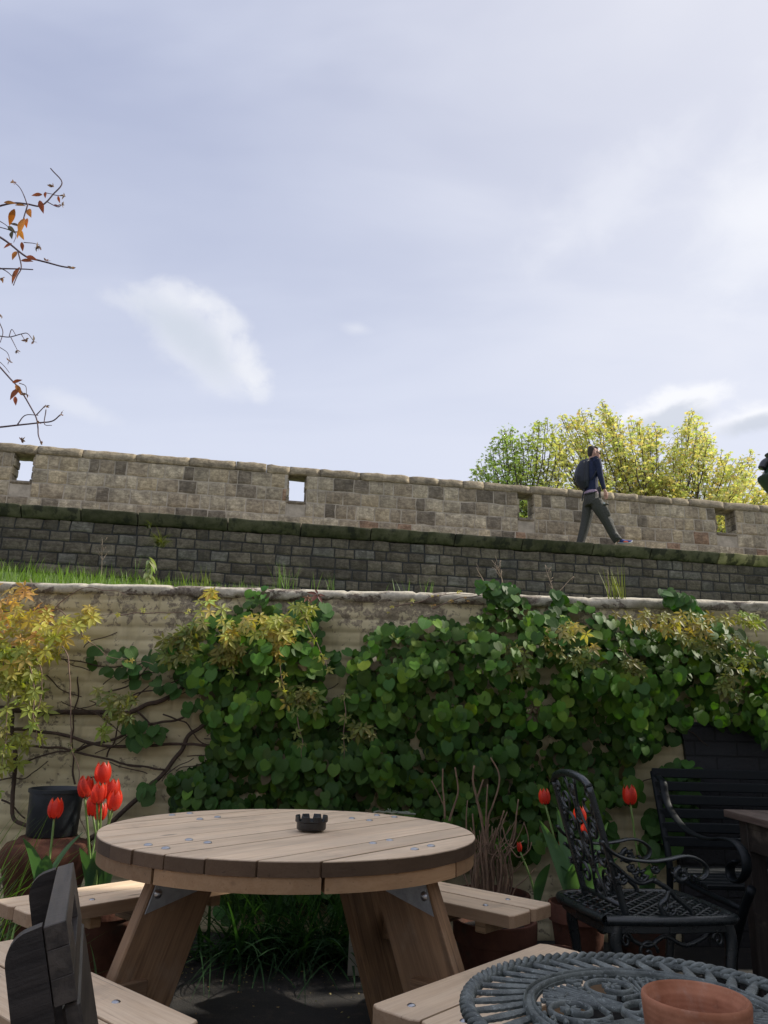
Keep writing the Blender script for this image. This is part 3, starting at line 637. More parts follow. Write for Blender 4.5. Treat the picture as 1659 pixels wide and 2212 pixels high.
b_ = MB(); b_.lathe((IC[0], IC[1], .24), [(0, 0), (.03, .003), (.085, .02), (.085, .03), (.03, .045), (.02, .1), (0, .11)], 20); b_.build('leg_boss', M_IRON, it, smooth=True)
# ---------------------------------------------------------------- terracotta pot on it
s = NT('terracotta'); k = s.coord(); n1 = s.noise(k, 16, 6, .6); n2 = s.noise(k, 120, 4, .7); x, y, z = s.sep(k); rg = s.math('SINE', s.math('MULTIPLY', z, 900))
c = s.mix(s.ramp(n1, .3, .7), (.30, .115, .06), (.46, .20, .115)); c = s.mix(s.ramp(n2, .55, .72, 0, .3), c, (.5, .3, .2)); c = s.mix(s.ramp(s.noise(k, 9, 6, .65, .5), .52, .68, 0, .38), c, (.55, .42, .34)); c = s.mix(s.ramp(s.noise(k, 22, 6, .7), .60, .72, 0, .5), c, (.14, .07, .045)); M_TC = s.pr(c, .85, s.math('ADD', s.math('MULTIPLY', n2, .7), s.math('MULTIPLY', rg, .12)), .35, .002, spec=.2)
pf = [(0, .0), (.036, 0), (.039, .002), (.050, .062), (.0505, .070), (.0565, .072), (.0585, .075), (.061, .108), (.0605, .112), (.058, .114), (.0555, .112), (.0535, .104), (.0495, .101), (.0485, .096), (.044, .05), (.034, .014), (0, .013)]
PZ = IZ+.001; pf = [(a_*1.12, b_) for a_, b_ in pf]; Pq = Zp(1502, 2150, PZ+.114*1.0)
mb = MB(); mb.lathe((Pq[0], Pq[1], PZ), pf, 64); tag(mb.build('flower_pot', M_TC, smooth=True, angle=1.0), 'empty terracotta pot standing on the iron openwork table', 'flower pot')
# ---------------------------------------------------------------- dark wooden chair, near left
s = NT('black_weathered_wood'); g = s.attr('gr').outputs['Vector']; n1 = s.noise(s.coord((2, 25, 25), g), 2, 5, .6); n2 = s.noise(s.coord(), 60, 5, .7)
c = s.mix(s.ramp(n1, .35, .65), (.035, .028, .024), (.085, .068, .055)); c = s.mix(1.0, c, s.attr('Col').outputs['Color'], 'MULTIPLY'); M_BW = s.pr(c, .42, s.math('ADD', n1, s.math('MULTIPLY', n2, .5)), .4, .003, spec=.5)
ch_ = thing('wooden_chair', (-.55, 1.0, 0), 'dark stained wooden chair seen edge on at the bottom left corner', 'chair')
cA = np.array([-.330, .885, .86]); cB = np.array([-.447, 1.212, .86]); cl = (cB-cA)/np.linalg.norm(cB-cA); cp = np.array([cl[1], -cl[0], 0])  # cp: towards the seat (right)
dn = cp*.27-np.array([0, 0, 1]); dn /= np.linalg.norm(dn); cn = np.cross(cl, dn); cn = cn if cn@cp > 0 else -cn
RCc = np.array([cl, cn, -dn]).T; Lc = np.linalg.norm(cB-cA)
def cpt(a, n_, d_): return cA+cl*a+cn*n_+dn*d_
mb = MB(); th = .022
for (a0, a1, d0, d1) in ((0, Lc, 0, .024), (0, .10, .024, .052), (Lc-.10, Lc, .024, .052), (0, Lc, .052, .078)):
    mb.box(cpt((a0+a1)/2, 0, (d0+d1)/2), RCc, (a1-a0, th, d1-d0), .0006 if d0 > 0.001 else .001)
mb.build('back_rail', M_BW, ch_)
mb = MB(); mb.box(cpt(Lc/2, .004, .079+.09), RCc, (Lc-.012, th*.8, .175), .003); mb.build('back_panel', M_BW, ch_)
for e in (0.012, Lc-.012):
    mb = MB(); poly = [(0, .001)]+[(-.012+.026*math.cos(t), -.028+.028*math.sin(t)) for t in np.linspace(math.pi/2, math.pi, 8)]+[(-.040, -.12), (-.042, -.42), (-.04, -.88), (0, -.88), (.0, -.42)]
    poly = [(a, b) for a, b in poly]; mb.prism(poly, -.011, .011, cpt(e, -th/2-.0015, 0), np.array([cn, -dn, cl]).T, .003, (.5, .5, .55)); mb.build('rear_leg', M_BW, ch_)
sz = .44; base_c = cpt(Lc/2, 0, .42/.965)
mb = MB(); sc0 = np.array([base_c[0], base_c[1], sz])+cp*.18; RS = np.array([cl, cp, E3]).T; mb.box(sc0, RS, (Lc+.05, .40, .028), .006); mb.build('seat', M_BW, ch_)
for e in (-Lc/2+.03, Lc/2-.03):
    mb = MB(); q = sc0+cl*e+cp*.16; mb.box(np.array([q[0], q[1], .212]), RS, (.035, .035, .424), .003); mb.build('front_leg', M_BW, ch_)
# ---------------------------------------------------------------- cast iron armchair
M_CI = m_plain('black_cast_iron', (.014, .019, .020), .30, 0, .3, 40, .5, .003, spec=.7, coat=.25)
ic = thing('iron_armchair', (1.0, 3.1, 0), 'black ornate cast iron garden armchair with lattice seat beside the vine', 'armchair')
ey = np.array([-.16, .987, 0]); ey /= np.linalg.norm(ey); ex = np.array([ey[1], -ey[0], 0]); SO = np.array([.80, 3.13, .43])
def cq(x, y, z): return SO+ex*x+ey*y+np.array([0, 0, z-.43])
def side(u, v, y):
    d = ray(u, v); o = np.array([0, 0, CH]); P = SO+ey*y; t = ((P-o)@ey)/(d@ey); return o+d*t
def cr(x, y): return ((2100+x/1.7955)/1.823, (3000+y/1.7955)/1.823)
def smooth(P, n=8):
    P = np.asarray(P, float); Q = [2*P[0]-P[1], *P, 2*P[-1]-P[-2]]; out_ = []
    for i in range(1, len(Q)-2):
        for t in np.linspace(0, 1, n, endpoint=(i == len(Q)-3)):
            a, b, c_, d = Q[i-1], Q[i], Q[i+1], Q[i+2]; out_.append(.5*((2*b)+(-a+c_)*t+(2*a-5*b+4*c_-d)*t*t+(-a+3*b-3*c_+d)*t**3))
    return np.array(out_)
lean = lambda z: .06-.12*(z-.43)/.44
mb = MB()
st = [(lean(z), z) for z in (.43, .5, .6, .7, .8, .862)]
for y in (-.17, .17): mb.tube(smooth([cq(x, y, z) for x, z in st], 4), .0125, 10)
mb.tube(smooth([cq(lean(.862), -.17, .862), cq(lean(.885), -.12, .887), cq(lean(.9), 0, .90), cq(lean(.885), .12, .887), cq(lean(.862), .17, .862)], 6), [.0125]*24+[.0125] if False else .014, 10)
mb.tube([cq(.05, -.17, .465), cq(.05, .17, .465)], .009, 8)
mb.build('back_frame', M_CI, ic, smooth=True)
mb = MB()
def bsp(cy, cz, r0, r1, a0, a1, n=26, w_=.006):
    t = np.linspace(0, 1, n); mb.tube([cq(lean(cz+(r0+(r1-r0)*q)*math.sin(a0+(a1-a0)*q)), cy+(r0+(r1-r0)*q)*math.cos(a0+(a1-a0)*q), cz+(r0+(r1-r0)*q)*math.sin(a0+(a1-a0)*q)) for q in t], w_, 6)
for sy in (-1, 1):
    for cz in (.53, .62, .71, .80):
        bsp(sy*.095, cz, .045, .008, 0 if sy > 0 else math.pi, sy*8.2 if cz in (.53, .71) else -sy*8.2+0)
        bsp(sy*.145, cz+.04, .024, .005, math.pi/2, math.pi/2+sy*7, 18, .005)
    mb.tube(smooth([cq(lean(z), sy*(.03+.016*math.sin(z*30)), z) for z in np.linspace(.46, .885, 10)], 3), .006, 6)
for cz in (.50, .58, .665, .75, .835): bsp(0, cz, .030, .006, -math.pi/2, 8, 22); bsp(0, cz, .014, .004, 0, 7, 14)
mb.build('back_scrollwork', M_CI, ic, smooth=True)
mb = MB()   # seat: rim + basket lattice
sp_ = [(-.03, -.20), (.20, -.225), (.43, -.215), (.455, -.15), (.465, 0), (.455, .15), (.43, .215), (.20, .225), (-.03, .20), (-.05, 0), (-.03, -.20)]
rim_ = smooth([cq(a, b, .43) for a, b in sp_], 6); mb.tube(rim_, .017, 8, caps=False)
for i in range(17):
    x = -.02+.475*i/16; hw = .205+.015*math.sin(max(0, x)*6)
    mb.tube([cq(x, y, .436+.004*math.cos(j*math.pi+i*math.pi)) for j, y in enumerate(np.linspace(-hw, hw, 15))], .0075, 5, flat=.5, up=(0, 0, 1))
for j in range(15):
    y = -.205+.41*j/14; mb.tube([cq(x, y, .436+.004*math.cos(i*math.pi+j*math.pi+math.pi)) for i, x in enumerate(np.linspace(-.03, .455, 17))], .0075, 5, flat=.5)
mb.build('seat', M_CI, ic, smooth=True)
mb = MB(); 
for a, b in zip(range(0, 10), range(1, 11)):
    p, q = sp_[a], sp_[b]; mb.bar(cq(p[0]*.97, p[1]*.95, .405), cq(q[0]*.97, q[1]*.95, .405), .008, .035)
mb.build('seat_apron', M_CI, ic)
near_arm = [(480, 560), (520, 610), (580, 655), (660, 685), (760, 700), (850, 703), (960, 688), (1050, 668), (1120, 672), (1180, 700), (1220, 745), (1215, 800), (1170, 828), (1130, 805)]
loop = [(1040, 745), (1010, 770), (1005, 810), (1040, 840), (1080, 820), (1075, 780), (1045, 770)]
supp = [(850, 835), (900, 865), (960, 905), (1010, 960), (1070, 1010), (1120, 1060), (1130, 1130), (1120, 1165)]
supp2 = [(960, 905), (940, 970), (900, 1010), (920, 1080), (960, 1130), (990, 1175)]
for y, dx in ((-.205, 0), (.205, 0)):
    ref = [side(*cr(a, b), -.205) for a, b in near_arm]; off = ey*(y+.205)
    mb = MB(); ap = smooth([p+off for p in ref], 5); mb.tube(ap, .019, 8, fx=.32, up=ey); arm = mb.build('arm', M_CI, ic, smooth=True)
    mb = MB()
    for c_ in (loop, supp, supp2): mb.tube(smooth([side(*cr(a, b), -.205)+off for a, b in c_], 5), .009, 8)
    for (cx, cy, r0) in ((755, 800, 55), (620, 830, 40), (1040, 800, 62), (960, 1050, 45), (860, 760, 28), (690, 750, 28)):
        mb.tube([side(*cr(cx+r0*(1-t)*math.cos(8*t)+6*t, cy+r0*(1-t)*math.sin(8*t)), -.205)+off for t in np.linspace(0, .92, 26)], .0065, 6)
        for q in range(6): 
            a = q*math.pi/3; mb.tube([side(*cr(cx+r0*.3*math.cos(a), cy+r0*.3*math.sin(a)), -.205)+off, side(*cr(cx+r0*1.1*math.cos(a+.25), cy+r0*1.1*math.sin(a+.25)), -.205)+off], [.008, .004], 6)
    mb.tube(smooth([side(*cr(a, b), -.205)+off for a, b in ((540, 700), (600, 750), (680, 820), (760, 860), (860, 830))], 5), .007, 6)
    mb.build('arm_scrollwork', M_CI, arm, smooth=True)
for (x, y, sx) in ((.02, -.18, -1), (.02, .18, -1), (.42, -.19, 1), (.42, .19, 1)):
    mb = MB(); mb.tube(smooth([cq(x, y, .42), cq(x+sx*.015, y*1.03, .36), cq(x+sx*.0, y*1.05, .26), cq(x-sx*.012, y*1.07, .14), cq(x+sx*.01, y*1.1, .05), cq(x+sx*.05, y*1.12, .012)], 5), np.interp(np.linspace(0, 1, 25), [0, .2, .8, 1], [.026, .022, .012, .016])[:len(smooth([0*SO]*6, 5))], 8)
    mb.tube([cq(x-sx*(.03+.022*(1-t)*math.cos(8*t)), y, .36+.03*(1-t)*math.sin(8*t)-.0) for t in np.linspace(0, .9, 20)], .006, 6)
    mb.build('leg', M_CI, ic, smooth=True)
mb = MB()
for sy in (-1, 1):
    mb.tube(smooth([cq(.04, sy*.17, .38), cq(.13, sy*.17, .34), cq(.20, sy*.17, .37), cq(.28, sy*.17, .34), cq(.38, sy*.17, .38)], 5), .008, 6)
    mb.tube([cq(.13+.04*(1-t)*math.cos(9*t), sy*.172, .32+.04*(1-t)*math.sin(9*t)) for t in np.linspace(0, .95, 26)], .006, 6)
    mb.build('side_scroll', M_CI, ic, smooth=True); mb = MB()
# ---------------------------------------------------------------- slatted bench at right
M_DB = m_plain('dark_green_black_paint', (.006, .009, .011), .55, 0, .3, 30, spec=.3)
sb = thing('slatted_bench', (2.0, 3.9, 0), 'black slatted garden bench with scrolled iron arm against the dark brick', 'bench')
def px(u, v, X=1.42):
    d = ray(u, v); return d*(X/d[0])+np.array([0, 0, CH])
mb = MB()
back = lambda z: 4.16-.16*(.86-z)/.42
for i in range(6):
    z = .855-.062*i; mb.box((2.13, back(z), z), np.eye(3), (1.44, .018, .045), .004)
mb.build('backrest', M_DB, sb)
mb = MB()
for i in range(6): mb.box((2.13, 3.96-.075*i, .43), np.eye(3), (1.44, .058, .02), .004)
mb.build('seat', M_DB, sb)
for X in (1.42, 2.84):
    mb = MB(); ac = [(1420, 1676), (1432, 1690), (1436, 1715), (1446, 1745), (1468, 1778), (1495, 1800), (1530, 1812), (1565, 1812), (1592, 1822), (1610, 1850), (1612, 1885), (1595, 1905), (1580, 1895), (1578, 1870), (1592, 1860)]
    P_ = smooth([px(a, b)+np.array([X-1.42, 0, 0]) for a, b in ac], 5); mb.tube(P_, .020, 8, fx=.35, up=(1, 0, 0)); mb.build('arm', M_DB, sb, smooth=True)
    mb = MB(); mb.tube(smooth([np.array([X, 3.16+.0, .50]), np.array([X, 3.25, .40]), np.array([X, 3.38, .2]), np.array([X, 3.36, 0])], 5), .017, 8); mb.build('front_leg', M_DB, sb, smooth=True)
    mb = MB(); mb.tube(smooth([np.array([X, 4.17, .86]), np.array([X, 4.07, .6]), np.array([X, 4.02, .43]), np.array([X, 4.08, .2]), np.array([X, 4.16, 0])], 5), .017, 8)
    mb.tube(smooth([np.array([X, 4.02, .42]), np.array([X, 3.7, .40]), np.array([X, 3.27, .41])], 5), .013, 8); mb.build('rear_leg', M_DB, sb, smooth=True)
# ---------------------------------------------------------------- dark table at right edge
wt_ = thing('wooden_table', (1.85, 3.13, 0), 'dark square wooden table with pale worn top at the right edge', 'table')
M_DT = m_wood('worn_dark_timber', (.05, .035, .028), (.11, .085, .07), .55, weather=.2); M_DT2 = m_wood('dark_leg_timber', (.02, .015, .013), (.045, .034, .028), .6)
mb = MB()
for i in range(6): mb.box((1.533+.122*i, 3.13, .735), np.array([[0, 1, 0], [-1, 0, 0], [0, 0, 1]]).T, (.70, .119, .03), .003, np.array((1.7, 1.6, 1.55))*rnd.uniform(.85, 1.1))
mb.build('tabletop', M_DT, wt_)
mb = MB(); mb.box((1.84, 2.83, .66), np.eye(3), (.62, .025, .115), .003); mb.box((1.84, 3.43, .66), np.eye(3), (.62, .025, .115), .003)
for x in (1.53, 2.15): mb.box((x, 3.13, .66), np.array([[0, 1, 0], [-1, 0, 0], [0, 0, 1]]).T, (.57, .025, .115), .003)
mb.build('apron', M_DT2, wt_)
for x in (1.55, 2.13):
    for y in (2.86, 3.40): mb = MB(); mb.box((x, y, .359), np.array([[0, 0, 1], [1, 0, 0], [0, 1, 0]]).T, (.716, .07, .07), .004); mb.build('leg', M_DT2, wt_)
# ---------------------------------------------------------------- pots and chimney pot by the wall
M_TCD = m_plain('old_terracotta', (.13, .055, .035), .85, 0, .45, 9, .5, .006, spec=.2, dirt=(.06, .045, .035)); M_PLA = m_plain('dark_grey_plastic', (.022, .026, .03), .45, 0, .2, 20)
M_SOIL = m_plain('soil', (.03, .02, .014), 1, 0, .5, 60, 1, .02)
cx, cy = -1.56, 4.0
mb = MB(); mb.lathe((cx-.005, cy-.01, 0), [(0, 0), (.16, 0), (.16, .05), (.15, .08), (.165, .26), (.19, .36), (.205, .40), (.205, .445), (.185, .475), (.145, .485), (.135, .50), (.13, .503), (0, .503)], 40, wob=.01); tag(mb.build('chimney_pot', M_TCD, smooth=True, angle=.9), 'squat old terracotta chimney pot under the dark plastic pot', 'chimney pot')
mb = MB(); mb.lathe((cx, cy, .506), [(0, 0), (.112, 0), (.116, .005), (.123, .195), (.130, .196), (.131, .212), (.127, .214), (.121, .20), (.118, .17), (0, .17)], 48); pp = mb.build('plant_pot', M_PLA, smooth=True, angle=.8); tag(pp, 'dark grey plastic plant pot standing on the old chimney pot', 'plant pot')
def pot(x, y, r, h, z, label, mat=M_TCD, group=None, cat='flower pot'):
    mb = MB(); mb.lathe((x, y, z), [(0, 0), (r*.68, 0), (r*.70, .004), (r*.9, h*.72), (r*.92, h*.74), (r*1.0, h*.75), (r*1.02, h*.98), (r, h), (r*.93, h), (r*.9, h*.93), (r*.86, h*.86), (0, h*.86)], 36)
    o = mb.build('flower_pot', mat, smooth=True, angle=.8); tag(o, label, cat, group)
    mb = MB(); mb.lathe((x, y, z), [(0, h*.90), (r*.4, h*.895), (r*.88, h*.87)], 24); mb.build('soil', M_SOIL, o, smooth=True)
    return o
pot(-1.15, 3.62, .15, .34, .0, 'terracotta pot holding the left hand red tulips behind the bench')
pot(.93, 3.86, .13, .30, .0, 'terracotta pot of tulip leaves beside the iron armchair')
pot(.50, 3.50, .17, .30, .0, 'large terracotta pot under the right rear bench end')
pot(.78, 3.62, .09, .16, .0, 'small dark terracotta pot between the bench end and the iron armchair')
pot(.55, 4.02, .19, .30, .0, 'terracotta pot holding the cut brown shrub stems')
pot(1.28, 4.05, .14, .26, .0, 'terracotta pot behind the iron armchair holding the lone tall tulip')
# pale board leaning by the wall
q0 = Yp(757, 1955, 3.75); mb = MB(); M_PB = m_plain('pale_weathered_board', (.42, .40, .34), .8, 0, .3, 12)
lx = q0[0]; mb.prism([(lx-.004, 0), (lx+.12, 0), (lx+.03, q0[2]), (lx, q0[2]+.01)], -.01, .01, (0, 3.78, 0), np.array([[1, 0, 0], [0, 0, 1], [0, -1, 0]]).T, .002); tag(mb.build('pale_board', M_PB), 'pale pointed board end standing on the ground behind the table leg', 'board')
# hanging lantern bracket at the far right edge
lt = thing('hanging_lantern', (2.2, 4.0, 2.2), 'dark green iron lantern hood with curled finial at the right edge above the wall', 'lantern')
M_LG = m_plain('dark_green_enamel', (.02, .05, .03), .4, 0, .3, 30)
def lp(u, v): return Yp(u, v, 4.0)
cc_ = lp(1688, 1018); mb = MB(); r1 = abs(cc_[0]-lp(1641, 1030)[0]); zt = lp(1688, 1003)[2]; zm = lp(1641, 1030)[2]; zb_ = lp(1688, 1062)[2]
mb.lathe((cc_[0], 4.0, 0), [(0, zt+.03), (.04, zt+.025), (.06, zt), (.075, zt-.012), (r1*.86, zm+.012), (r1, zm+.004), (r1*1.0, zm-.008), (r1*.9, zm-.03), (r1*.7, zb_+.01), (r1*.5, zb_), (0, zb_)], 32); mb.build('hood', M_LG, lt, smooth=True, angle=.8)
mb = MB(); mb.lathe((cc_[0], 4.0, 0), [(.07, zt-.02), (.07, zt+.055), (.075, zt+.06), (0, zt+.06)], 20); mb.build('collar', M_CI, lt, smooth=True)
mb = MB(); mb.tube(smooth([lp(1646, 1012), lp(1652, 1000), lp(1662, 996), lp(1680, 997), lp(1700, 1000)], 5), [.012]*3+[.022]*18 if False else .022, 10); 
mb.tube([lp(1688, 998), lp(1688, 950), lp(1760, 930), lp(2100, 930)], .015, 8); mb.build('bracket', M_CI, lt, smooth=True)
# street lamp globe behind the wall
q = Yp(1502, 1050, 24.0); gl = thing('street_lamp', (q[0], q[1], 1.6), 'white globe street lamp half hidden in the yellow tree', 'street lamp')
mb = MB(); mb.lathe((q[0], q[1], q[2]), [(.001, -.16)]+[(.16*math.sin(t), -.16*math.cos(t)) for t in np.linspace(.2, math.pi, 14)], 20); mb.build('globe', m_plain('opal_glass', (.75, .76, .78), .2), gl, smooth=True)
mb = MB(); mb.tube([(q[0], q[1], 1.6), (q[0], q[1], q[2]-.15)], [.05, .035], 10); mb.build('pole', M_CI, gl, smooth=True)
# ---------------------------------------------------------------- foliage
def leaf_T(rows, widths, lobe=0., fold=.12, droop=.12):
    V = []; 
    for t, w_ in zip(rows, widths):
        back = lobe*max(0, 1-t*6)
        for sx in (-1, -.5, 0, .5, 1): V.append((sx*w_, -(t-back*abs(sx)), -droop*t*t+fold*abs(sx)*w_*(1 if abs(sx) < 1 else .8)))
    n = len(rows); F = [[i*5+j, i*5+j+1, (i+1)*5+j+1, (i+1)*5+j] for i in range(n-1) for j in range(4)]
    return np.array(V), F
HEART = leaf_T([0, .08, .24, .42, .60, .77, .90, 1.0], [.24, .44, .53, .54, .47, .34, .17, .004], .16, .10, .14)
def star_T(n=5, spread=2.2, w_=.17, lens=(.62, .88, 1, .88, .62)):
    V = []; F = []
    for i in range(n):
        a = -spread+2*spread*i/(n-1); L = lens[i]; d = np.array([math.sin(a), -math.cos(a)]); p = np.array([d[1], -d[0]]); b = len(V)
        for t, ww in ((0.05, .02), (.35, 1), (.62, .92), (1, .02)):
            for sx in (-1, 0, 1): q = d*t*L+p*sx*ww*w_*L; V.append((q[0], q[1], -.12*t*t*L+.05*abs(sx)))
        F += [[b+r*3+j, b+r*3+j+1, b+(r+1)*3+j+1, b+(r+1)*3+j] for r in range(3) for j in range(2)]
    return np.array(V), F
STAR = star_T()
mp_ = []
for i in range(5):
    a = math.radians(-120+60*i); L = (.55, .85, 1, .85, .55)[i]; mp_.append((L*math.sin(a), -L*math.cos(a)))
    if i < 4: a2 = math.radians(-90+60*i); mp_.append((.38*math.sin(a2), -.38*math.cos(a2)))
mp_.append((.12, .12)); mp_.append((-.12, .12))
MAPLE = (np.array([(0, 0, .06)]+[(x, y, -.08*(x*x+y*y)) for x, y in mp_]), [[0, i+1, (i+1) % len(mp_)+1] for i in range(len(mp_))])
LANCE = leaf_T([0, .15, .35, .55, .8, 1], [.03, .12, .18, .17, .09, .005], 0, .25, .25)
def inpoly(P, poly):
    x, y = P[:, 0], P[:, 1]; c = np.zeros(len(P), bool); n = len(poly)
    for i in range(n):
        x1, y1 = poly[i]; x2, y2 = poly[(i+1) % n]
        if y1 == y2: continue
        m_ = ((y1 > y) != (y2 > y)) & (x < (x2-x1)*(y-y1)/(y2-y1)+x1); c ^= m_
    return c
def sample(poly, n):
    p = np.array(poly, float); lo, hi = p.min(0), p.max(0); out_ = []
    while len(out_) < n:
        q = lo+nr.rand(n*2, 2)*(hi-lo); out_ += list(q[inpoly(q, poly)])
    return np.array(out_[:n])
def rays(P, Y):
    D = FW[None]+RW[None]*((P[:, 0]-829.5)/F_PX)[:, None]-UW[None]*((P[:, 1]-1106)/F_PX)[:, None]
    return D*(Y/D[:, 1])[:, None]+np.array([0, 0, CH])
def jit(c, n, v=.25, hue=.12):
    c = np.array(c, float); return c[None]*(1+v*(nr.rand(n, 1)*2-1))*(1+hue*(nr.rand(n, 3)*2-1))
def leaves(mb, T, pos, size, col, out=(0, -1, .35), sp=.45, dsp=.4):
    n = len(pos); nm = np.array(out)[None]+nr.randn(n, 3)*sp; dn_ = np.array([0, 0, -1.])[None]+nr.randn(n, 3)*dsp
    X, Y, Z = frames(n, nm, dn_); inst(mb, T[0], T[1], pos, X, Y, Z, size, col)
M_LEAF = m_leaf('climbing_hydrangea_leaf', .52, .22, (1.0, 1.3, .3), spec=.26); M_YL = m_leaf('creeper_leaf', .5, .45, (1.2, 1.15, .3), vein=False)
M_STEM = m_plain('vine_bark', (.10, .065, .045), .9, 0, .5, 30, .8, .006); M_TWIG = m_plain('pale_twig', (.26, .17, .12), .8, 0, .4, 40)
hyd = thing('climbing_hydrangea', (.6, GY-.1, .1), 'dense dark green heart leaved climber covering the middle and right of the cream wall', 'climbing plant')
mass = [(365, 1385), (430, 1335), (500, 1325), (530, 1300), (540, 1262), (575, 1262), (600, 1300), (640, 1330), (700, 1350), (705, 1400), (700, 1450), (690, 1490), (715, 1520), (745, 1480), (760, 1420), (790, 1375), (830, 1345), (880, 1350), (930, 1325), (1000, 1345), (1045, 1320), (1065, 1262), (1110, 1262), (1150, 1320), (1250, 1300), (1330, 1330), (1420, 1345), (1500, 1320), (1560, 1345), (1620, 1375), (1680, 1400), (1760, 1430), (1760, 1590), (1660, 1600), (1600, 1575), (1545, 1560), (1500, 1545), (1470, 1590), (1430, 1600), (1400, 1625), (1345, 1640), (1380, 1690), (1390, 1720), (1300, 1735), (1300, 1780), (1190, 1790), (1150, 1850), (1000, 1860), (830, 1930), (430, 1930), (370, 1780), (375, 1730), (360, 1680), (420, 1650), (465, 1600), (445, 1560), (440, 1500), (415, 1470), (360, 1440), (335, 1410)]
P = sample(mass, 8200)
hol = [((1185, 1505), 22, 20), ((720, 1390), 40, 60)]
keep = np.ones(len(P), bool)
for (c_, a_, b_) in hol: keep &= (((P[:, 0]-c_[0])/a_)**2+((P[:, 1]-c_[1])/b_)**2) > 1
dn2 = np.array([noise.noise(Vector((p[0]/95, p[1]/80, 4))) for p in P]); keep &= nr.rand(len(P)) < np.clip(.85+dn2*1.1, .2, 1); P = P[keep]; dn2 = dn2[keep]
n = len(P); lay = nr.rand(n) < .50; dmx = np.clip(.20+.34*dn2+.09*((P[:, 1] < 1560) & (P[:, 1] > 1330)), .07, .42); dep = np.where(lay, .02+.05*nr.rand(n), dmx*(.55+.45*nr.rand(n)))

wp = rays(P, GY-dep); ok = wp[:, 2] > .02; wp = wp[ok]; dep = dep[ok]; P = P[ok]; n = len(P)
mb = MB(); fr = nr.rand(n); col = jit((.050, .112, .013), n, .40, .12); col[lay] *= .8; hi = (P[:, 1] < 1560); col[hi] *= np.array([1.6, 1.5, 1.25]); yl = fr < .07; col[yl] *= np.array([1.9, 1.5, 1.2]); br_ = (fr > .07) & (fr < .09); col[br_] = np.array([.09, .07, .03])  # inner layer darkened, upper leaves lightened: shade and light painted into leaf colour
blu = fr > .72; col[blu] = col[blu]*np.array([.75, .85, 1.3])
sz = (.034+.034*nr.rand(n))*np.where(nr.rand(n) < .1, .6, 1); sz[dep > .15] *= 1.05; sz[P[:, 1] < 1330] *= .85
upz = np.where(P[:, 1] < 1450, .65, .18)
nm = np.c_[nr.randn(n)*.30+.03, -np.ones(n), upz+nr.randn(n)*.26]; dd = np.c_[nr.randn(n)*.42, nr.randn(n)*.1, -np.ones(n)]
X, Y, Z = frames(n, nm, dd); 
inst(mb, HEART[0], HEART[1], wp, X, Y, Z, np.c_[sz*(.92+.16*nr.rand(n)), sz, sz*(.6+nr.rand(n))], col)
low = [(1195, 1740), (1290, 1740), (1330, 1790), (1300, 1850), (1250, 1840), (1200, 1800)]; low2 = [(1395, 1770), (1440, 1750), (1455, 1820), (1420, 1850), (1380, 1830)]; spz = [(180, 1395), (330, 1400), (350, 1480), (300, 1470), (200, 1440)]; sp2 = [(280, 1560), (330, 1540), (350, 1580), (340, 1620), (290, 1600)]; sp3 = [(300, 1700), (340, 1690), (350, 1720), (320, 1730)]; tf = [(1425, 1262), (1480, 1280), (1540, 1330), (1500, 1340), (1440, 1300)]; wl1 = [(620, 1300), (700, 1280), (710, 1330), (690, 1420), (640, 1350)]; wl2 = [(690, 1395), (745, 1400), (740, 1450), (700, 1455)]; t2 = [(1030, 1250), (1115, 1262), (1120, 1300), (1060, 1300)]; t3 = [(1200, 1270), (1230, 1290), (1210, 1340), (1180, 1320)]; cl_ = [(440, 1900), (790, 1900), (740, 1960), (480, 1980)]; l5 = [(330, 1470), (440, 1440), (450, 1540), (380, 1530)]
for poly, k_, s_ in ((low, 60, .07), (low2, 45, .075), ([(1425, 1645), (1500, 1640), (1500, 1760), (1440, 1770)], 70, .065), (spz, 26, .06), (sp2, 12, .075), (sp3, 8, .06), (tf, 50, .055), (wl1, 26, .065), (wl2, 8, .06), (t2, 60, .055), (t3, 12, .06), (cl_, 70, .06), (l5, 22, .06)):
    q = rays(sample(poly, k_), GY-.05-nr.rand(k_)*.12); q = q[q[:, 2] > .02]; leaves(mb, HEART, q, s_*(.75+.5*nr.rand(len(q))), jit((.06, .135, .03), len(q)), (0, -1, .5), .35, .4)
mb.build('leaves', M_LEAF, hyd, smooth=True, recalc=False)
def u1(x, y): return (x/1.659/1.823, (2200+y/1.659)/1.823)
def path(pts, Y, wig=.008, n=7):
    P_ = smooth([Yp(*p, Y if np.isscalar(Y) else Y[i]) for i, p in enumerate(pts)], n)
    return P_+np.array([[wig*noise.noise(Vector((a[0]*9, a[2]*9, 1))), wig*.6*noise.noise(Vector((a[0]*9, a[2]*9, 5))), wig*noise.noise(Vector((a[0]*9, a[2]*9, 9)))] for a in P_])
mb = MB(); WY = GY-.035
